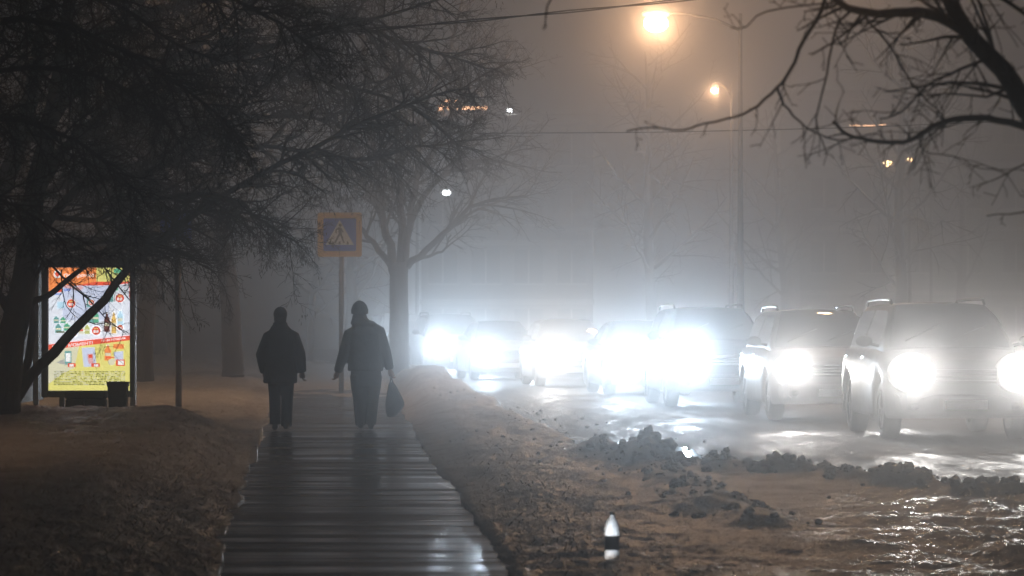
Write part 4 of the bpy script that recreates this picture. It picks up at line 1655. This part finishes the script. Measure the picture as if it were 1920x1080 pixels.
    for i in range(13):
        u = -1 + 2 * i / 12
        x = u * W * .90
        yo = .22 * abs(u) ** 2.6 - .075
        rows.append([(x, yo + .10, k['zb'] + .03), (x, yo + .015, k['zb'] + .05), (x, yo - .01, k['zb'] + .14), (x, yo, k['zb'] + .25), (x, yo + .05, k['zb'] + .30), (x, yo + .14, k['zb'] + .31)])
    m.grid(rows, flip=True)
    m.build('bumper', pm_ if kind != 'suv' else M['plastic'], root, True)
    m = MB()
    m.bevelbox((-.26, -.105, k['zb'] + .12), (.26, -.09, k['zb'] + .232), .004)
    m.build('number_plate', M['sign_white'], root)
    # headlights with their light
    em = emat('headlight_glow', tint, lamp_emit)
    en = em.node_tree                                   # glare painted into the oversized lens: hottest in the middle, fading to the rim
    tc_ = en.nodes.new('ShaderNodeTexCoord')
    vs_ = en.nodes.new('ShaderNodeVectorMath')
    vs_.operation = 'DISTANCE'
    vs_.inputs[1].default_value = (.5, .5, .5)
    mpv = en.nodes.new('ShaderNodeMapping')
    mpv.inputs['Scale'].default_value = (1, 0, 1)
    mpv.inputs['Location'].default_value = (0, .5, 0)
    en.links.new(tc_.outputs['Generated'], mpv.inputs['Vector'])
    en.links.new(mpv.outputs[0], vs_.inputs[0])
    mr_ = en.nodes.new('ShaderNodeMapRange')
    mr_.inputs['From Min'].default_value = .5
    mr_.inputs['From Max'].default_value = .0
    mr_.inputs['To Min'].default_value = .18
    mr_.inputs['To Max'].default_value = 1.0
    en.links.new(vs_.outputs['Value'], mr_.inputs['Value'])
    pw_ = en.nodes.new('ShaderNodeMath')
    pw_.operation = 'POWER'
    pw_.inputs[1].default_value = 4.5
    en.links.new(mr_.outputs[0], pw_.inputs[0])
    ml_ = en.nodes.new('ShaderNodeMath')
    ml_.operation = 'MULTIPLY'
    ml_.inputs[1].default_value = lamp_emit
    en.links.new(pw_.outputs[0], ml_.inputs[0])
    en.links.new(ml_.outputs[0], en.nodes['Principled BSDF'].inputs['Emission Strength'])
    lw, lh = k['lamp']
    for s_ in (-1, 1):
        cx_ = s_ * W * .72
        m = MB()
        m.sphere((cx_, .055, hz), (lw * .98, .10, lh * 1.0), 18, 10)
        hs_ = m.build('headlight', M['plastic'], root, True)
        m = MB()
        m.sphere((cx_ - s_ * .01, -.005, hz), (lw * 1.08, .085, lh * 1.12), 24, 14)
        m.build('lens', em, hs_, True)
        for nm, watts, ang, dz in (('low_beam', HEAD_NARROW * power, HEAD_ANGLE, aim[2]), ('beam_spill', HEAD_WIDE * spill, 150, .45)):
            l = bpy.data.lights.new(nm, 'SPOT')
            l.energy = watts
            l.color = tint
            l.spot_size = math.radians(ang)
            l.spot_blend = 1.0
            l.shadow_soft_size = .07
            lo = link(bpy.data.objects.new(nm, l), root)
            lo.location = (cx_, -.20, hz)
            toe = .5 * (-p.x / d - yaw)                  # beams toed in half way towards the footpath side
            lo.rotation_euler = Vector((aim[0] + toe, aim[1], dz)).to_track_quat('-Z', 'Y').to_euler()
    if parts_full:
        for s_ in (-1, 1):
            m = MB()
            m.sphere((s_ * W * .66, -.035, k['zb'] + .16), (.055, .03, .05), 12, 8)
            m.build('fog_lamp', M['car_glass'], root, True)
            m = MB()
            m.tube([(s_ * (W - .08), ws0 + .35, k['belt'] + .03), (s_ * (W + .03), ws0 + .33, k['belt'] + .06)], .022, 8)
            m.sphere((s_ * (W + .11), ws0 + .32, k['belt'] + .09), (.11, .06, .075), 14, 9)
            m.build('mirror', pm_, root, True)
            if k['rails']:
                m = MB()
                xr = k['roof_w'] - .02
                rl = [(s_ * xr, ws1 + .10, zroof(ws1 + .1) + .0), (s_ * xr, ws1 + .2, zroof(ws1 + .2) + .055)]
                rl += [(s_ * xr, ws1 + .2 + (rs - ws1 - .3) * i / 6, zroof(ws1 + .2 + (rs - ws1 - .3) * i / 6) + .058) for i in range(1, 7)]
                rl += [(s_ * xr, rs, zroof(rs) + .0)]
                m.tube(rl, .018, 8)
                m.build('roof_rail', M['dark_metal'], root, True)
            m = MB()
            m.tube([(s_ * .30 - .25, ws0 + .10, zroof(ws0 + .10) + .03), (s_ * .30 + .22, ws0 + .30, zroof(ws0 + .3) + .03)], .008, 6)
            m.build('wiper', M['plastic'], root, True)
        for s_ in (-1, 1):
            for yy in (ws1 + .25, mid + .75):
                m = MB()
                m.bevelbox((s_ * (W + .002) - .012, yy, k['belt'] - .14), (s_ * (W + .002) + .012, yy + .17, k['belt'] - .11), .005)
                m.build('door_handle', M['chrome'], root)
    # wheels
    for s_ in (-1, 1):
        for yy in (fa, ra):
            m = MB()
            cx_ = s_ * (W - .135)
            prof = [(-.105, R * .68), (-.11, R * .86), (-.095, R * .96), (-.06, R), (.06, R), (.095, R * .96), (.11, R * .86), (.105, R * .68)]
            nn = 28
            vs, fs = [], []
            for (xo, rr) in prof:
                for j in range(nn):
                    a = 2 * math.pi * j / nn
                    vs.append((cx_ + xo, yy + rr * math.cos(a), R + rr * math.sin(a)))
            for i in range(len(prof) - 1):
                for j in range(nn):
                    fs.append((i * nn + j, i * nn + (j + 1) % nn, (i + 1) * nn + (j + 1) % nn, (i + 1) * nn + j))
            m.add(vs, fs)
            wh = m.build('wheel', M['rubber'], root, True)
            if parts_full:
                m = MB()
                xo = s_ * .07
                m.tube([(cx_ - .09, yy, R), (cx_ + .09, yy, R)], R * .20, 12)
                for j in range(5):
                    a = j * 1.2566
                    m.tube([(cx_ + xo, yy + .05 * math.cos(a), R + .05 * math.sin(a)), (cx_ + xo, yy + R * .66 * math.cos(a), R + R * .66 * math.sin(a))], [.035, .028], 6)
                m.tube([(cx_ + xo - .015, yy, R), (cx_ + xo - .01, yy, R)], R * .67, 20)
                m.build('rim', M['alloy'], wh)
    tag(root, label, 'car', 'oncoming cars queuing in the fog')
    root.scale = (scale,) * 3
    return root


COOL = (0.70, 0.85, 1.0)
NEUT = (1.0, 0.97, 0.93)
# px of the car's centre line, distance, yaw (+ turns the rear to the left), ...
car(1809, 42.0, .045, 'suv', 'graphite', 'nearest dark sport utility car with both headlights blazing at the right edge', NEUT, .9, lamp_emit=70, spill=.12)
car(1566, 50.0, .060, 'crossover', 'beige', 'second nearest car, half hidden behind the nearest one', NEUT, .85, lamp_emit=60, spill=.2)
car(1358, 58.0, .080, 'suv', 'navy', 'dark tall car with bluish headlights behind the second car', COOL, 2.5, aim=(0, -1, .11), spill=.8)
car(1224, 67.0, .10, 'sedan', 'black', 'low car with blue-white headlights in the middle of the queue', COOL, 2.6, aim=(0, -1, .11), spill=1.5)
car(1082, 76.0, .12, 'hatchback', 'silver', 'pale car whose roof shows left of the blue-white headlights', NEUT, 1.8, aim=(0, -1, .11), spill=2.0)
car(955, 84.0, .14, 'sedan', 'white', 'pale low car swallowed by glare left of the queue middle', COOL, 2.0, aim=(0, -1, .11), spill=4.0)
car(862, 92.0, .16, 'crossover', 'graphite', 'car with dazzling blue-white headlights nearest the forked tree', COOL, 2.1, aim=(0, -1, .11), spill=9.0)
car(806, 102.0, .18, 'sedan', 'silver', 'far car lost in white glare right of the forked tree', COOL, 2.0, False, aim=(0, -1, .11), spill=9.0)
car(770, 114.0, .20, 'suv', 'black', 'farthest car with lights just past the forked tree trunk', COOL, 2.0, False, aim=(0, -1, .11), spill=9.0)

# ------------------------------------------------------------------ fog
hm = bpy.data.materials.new('fog')
hm.use_nodes = True
nt = hm.node_tree
nt.nodes.clear()
no = nt.nodes.new('ShaderNodeOutputMaterial')
nv = nt.nodes.new('ShaderNodeVolumePrincipled')
nv.inputs['Color'].default_value = (.90, .905, .92, 1)
nv.inputs['Density'].default_value = FOG_DENSITY
nv.inputs['Anisotropy'].default_value = FOG_G
nv2 = nt.nodes.new('ShaderNodeVolumePrincipled')        # the narrow forward lobe of fog droplets: haloes round the lamps
nv2.inputs['Color'].default_value = (.93, .94, .96, 1)
nv2.inputs['Density'].default_value = FOG_LOBE
nv2.inputs['Anisotropy'].default_value = 0.975
nadd = nt.nodes.new('ShaderNodeAddShader')
nt.links.new(nv.outputs[0], nadd.inputs[0])
nt.links.new(nv2.outputs[0], nadd.inputs[1])
nt.links.new(nadd.outputs[0], no.inputs['Volume'])
m = MB()
m.box((-1000, -80, -1.3), (1000, 1900, 22))
tag(m.build('haze', hm), 'cold night fog filling the whole street', 'fog', kind='stuff')
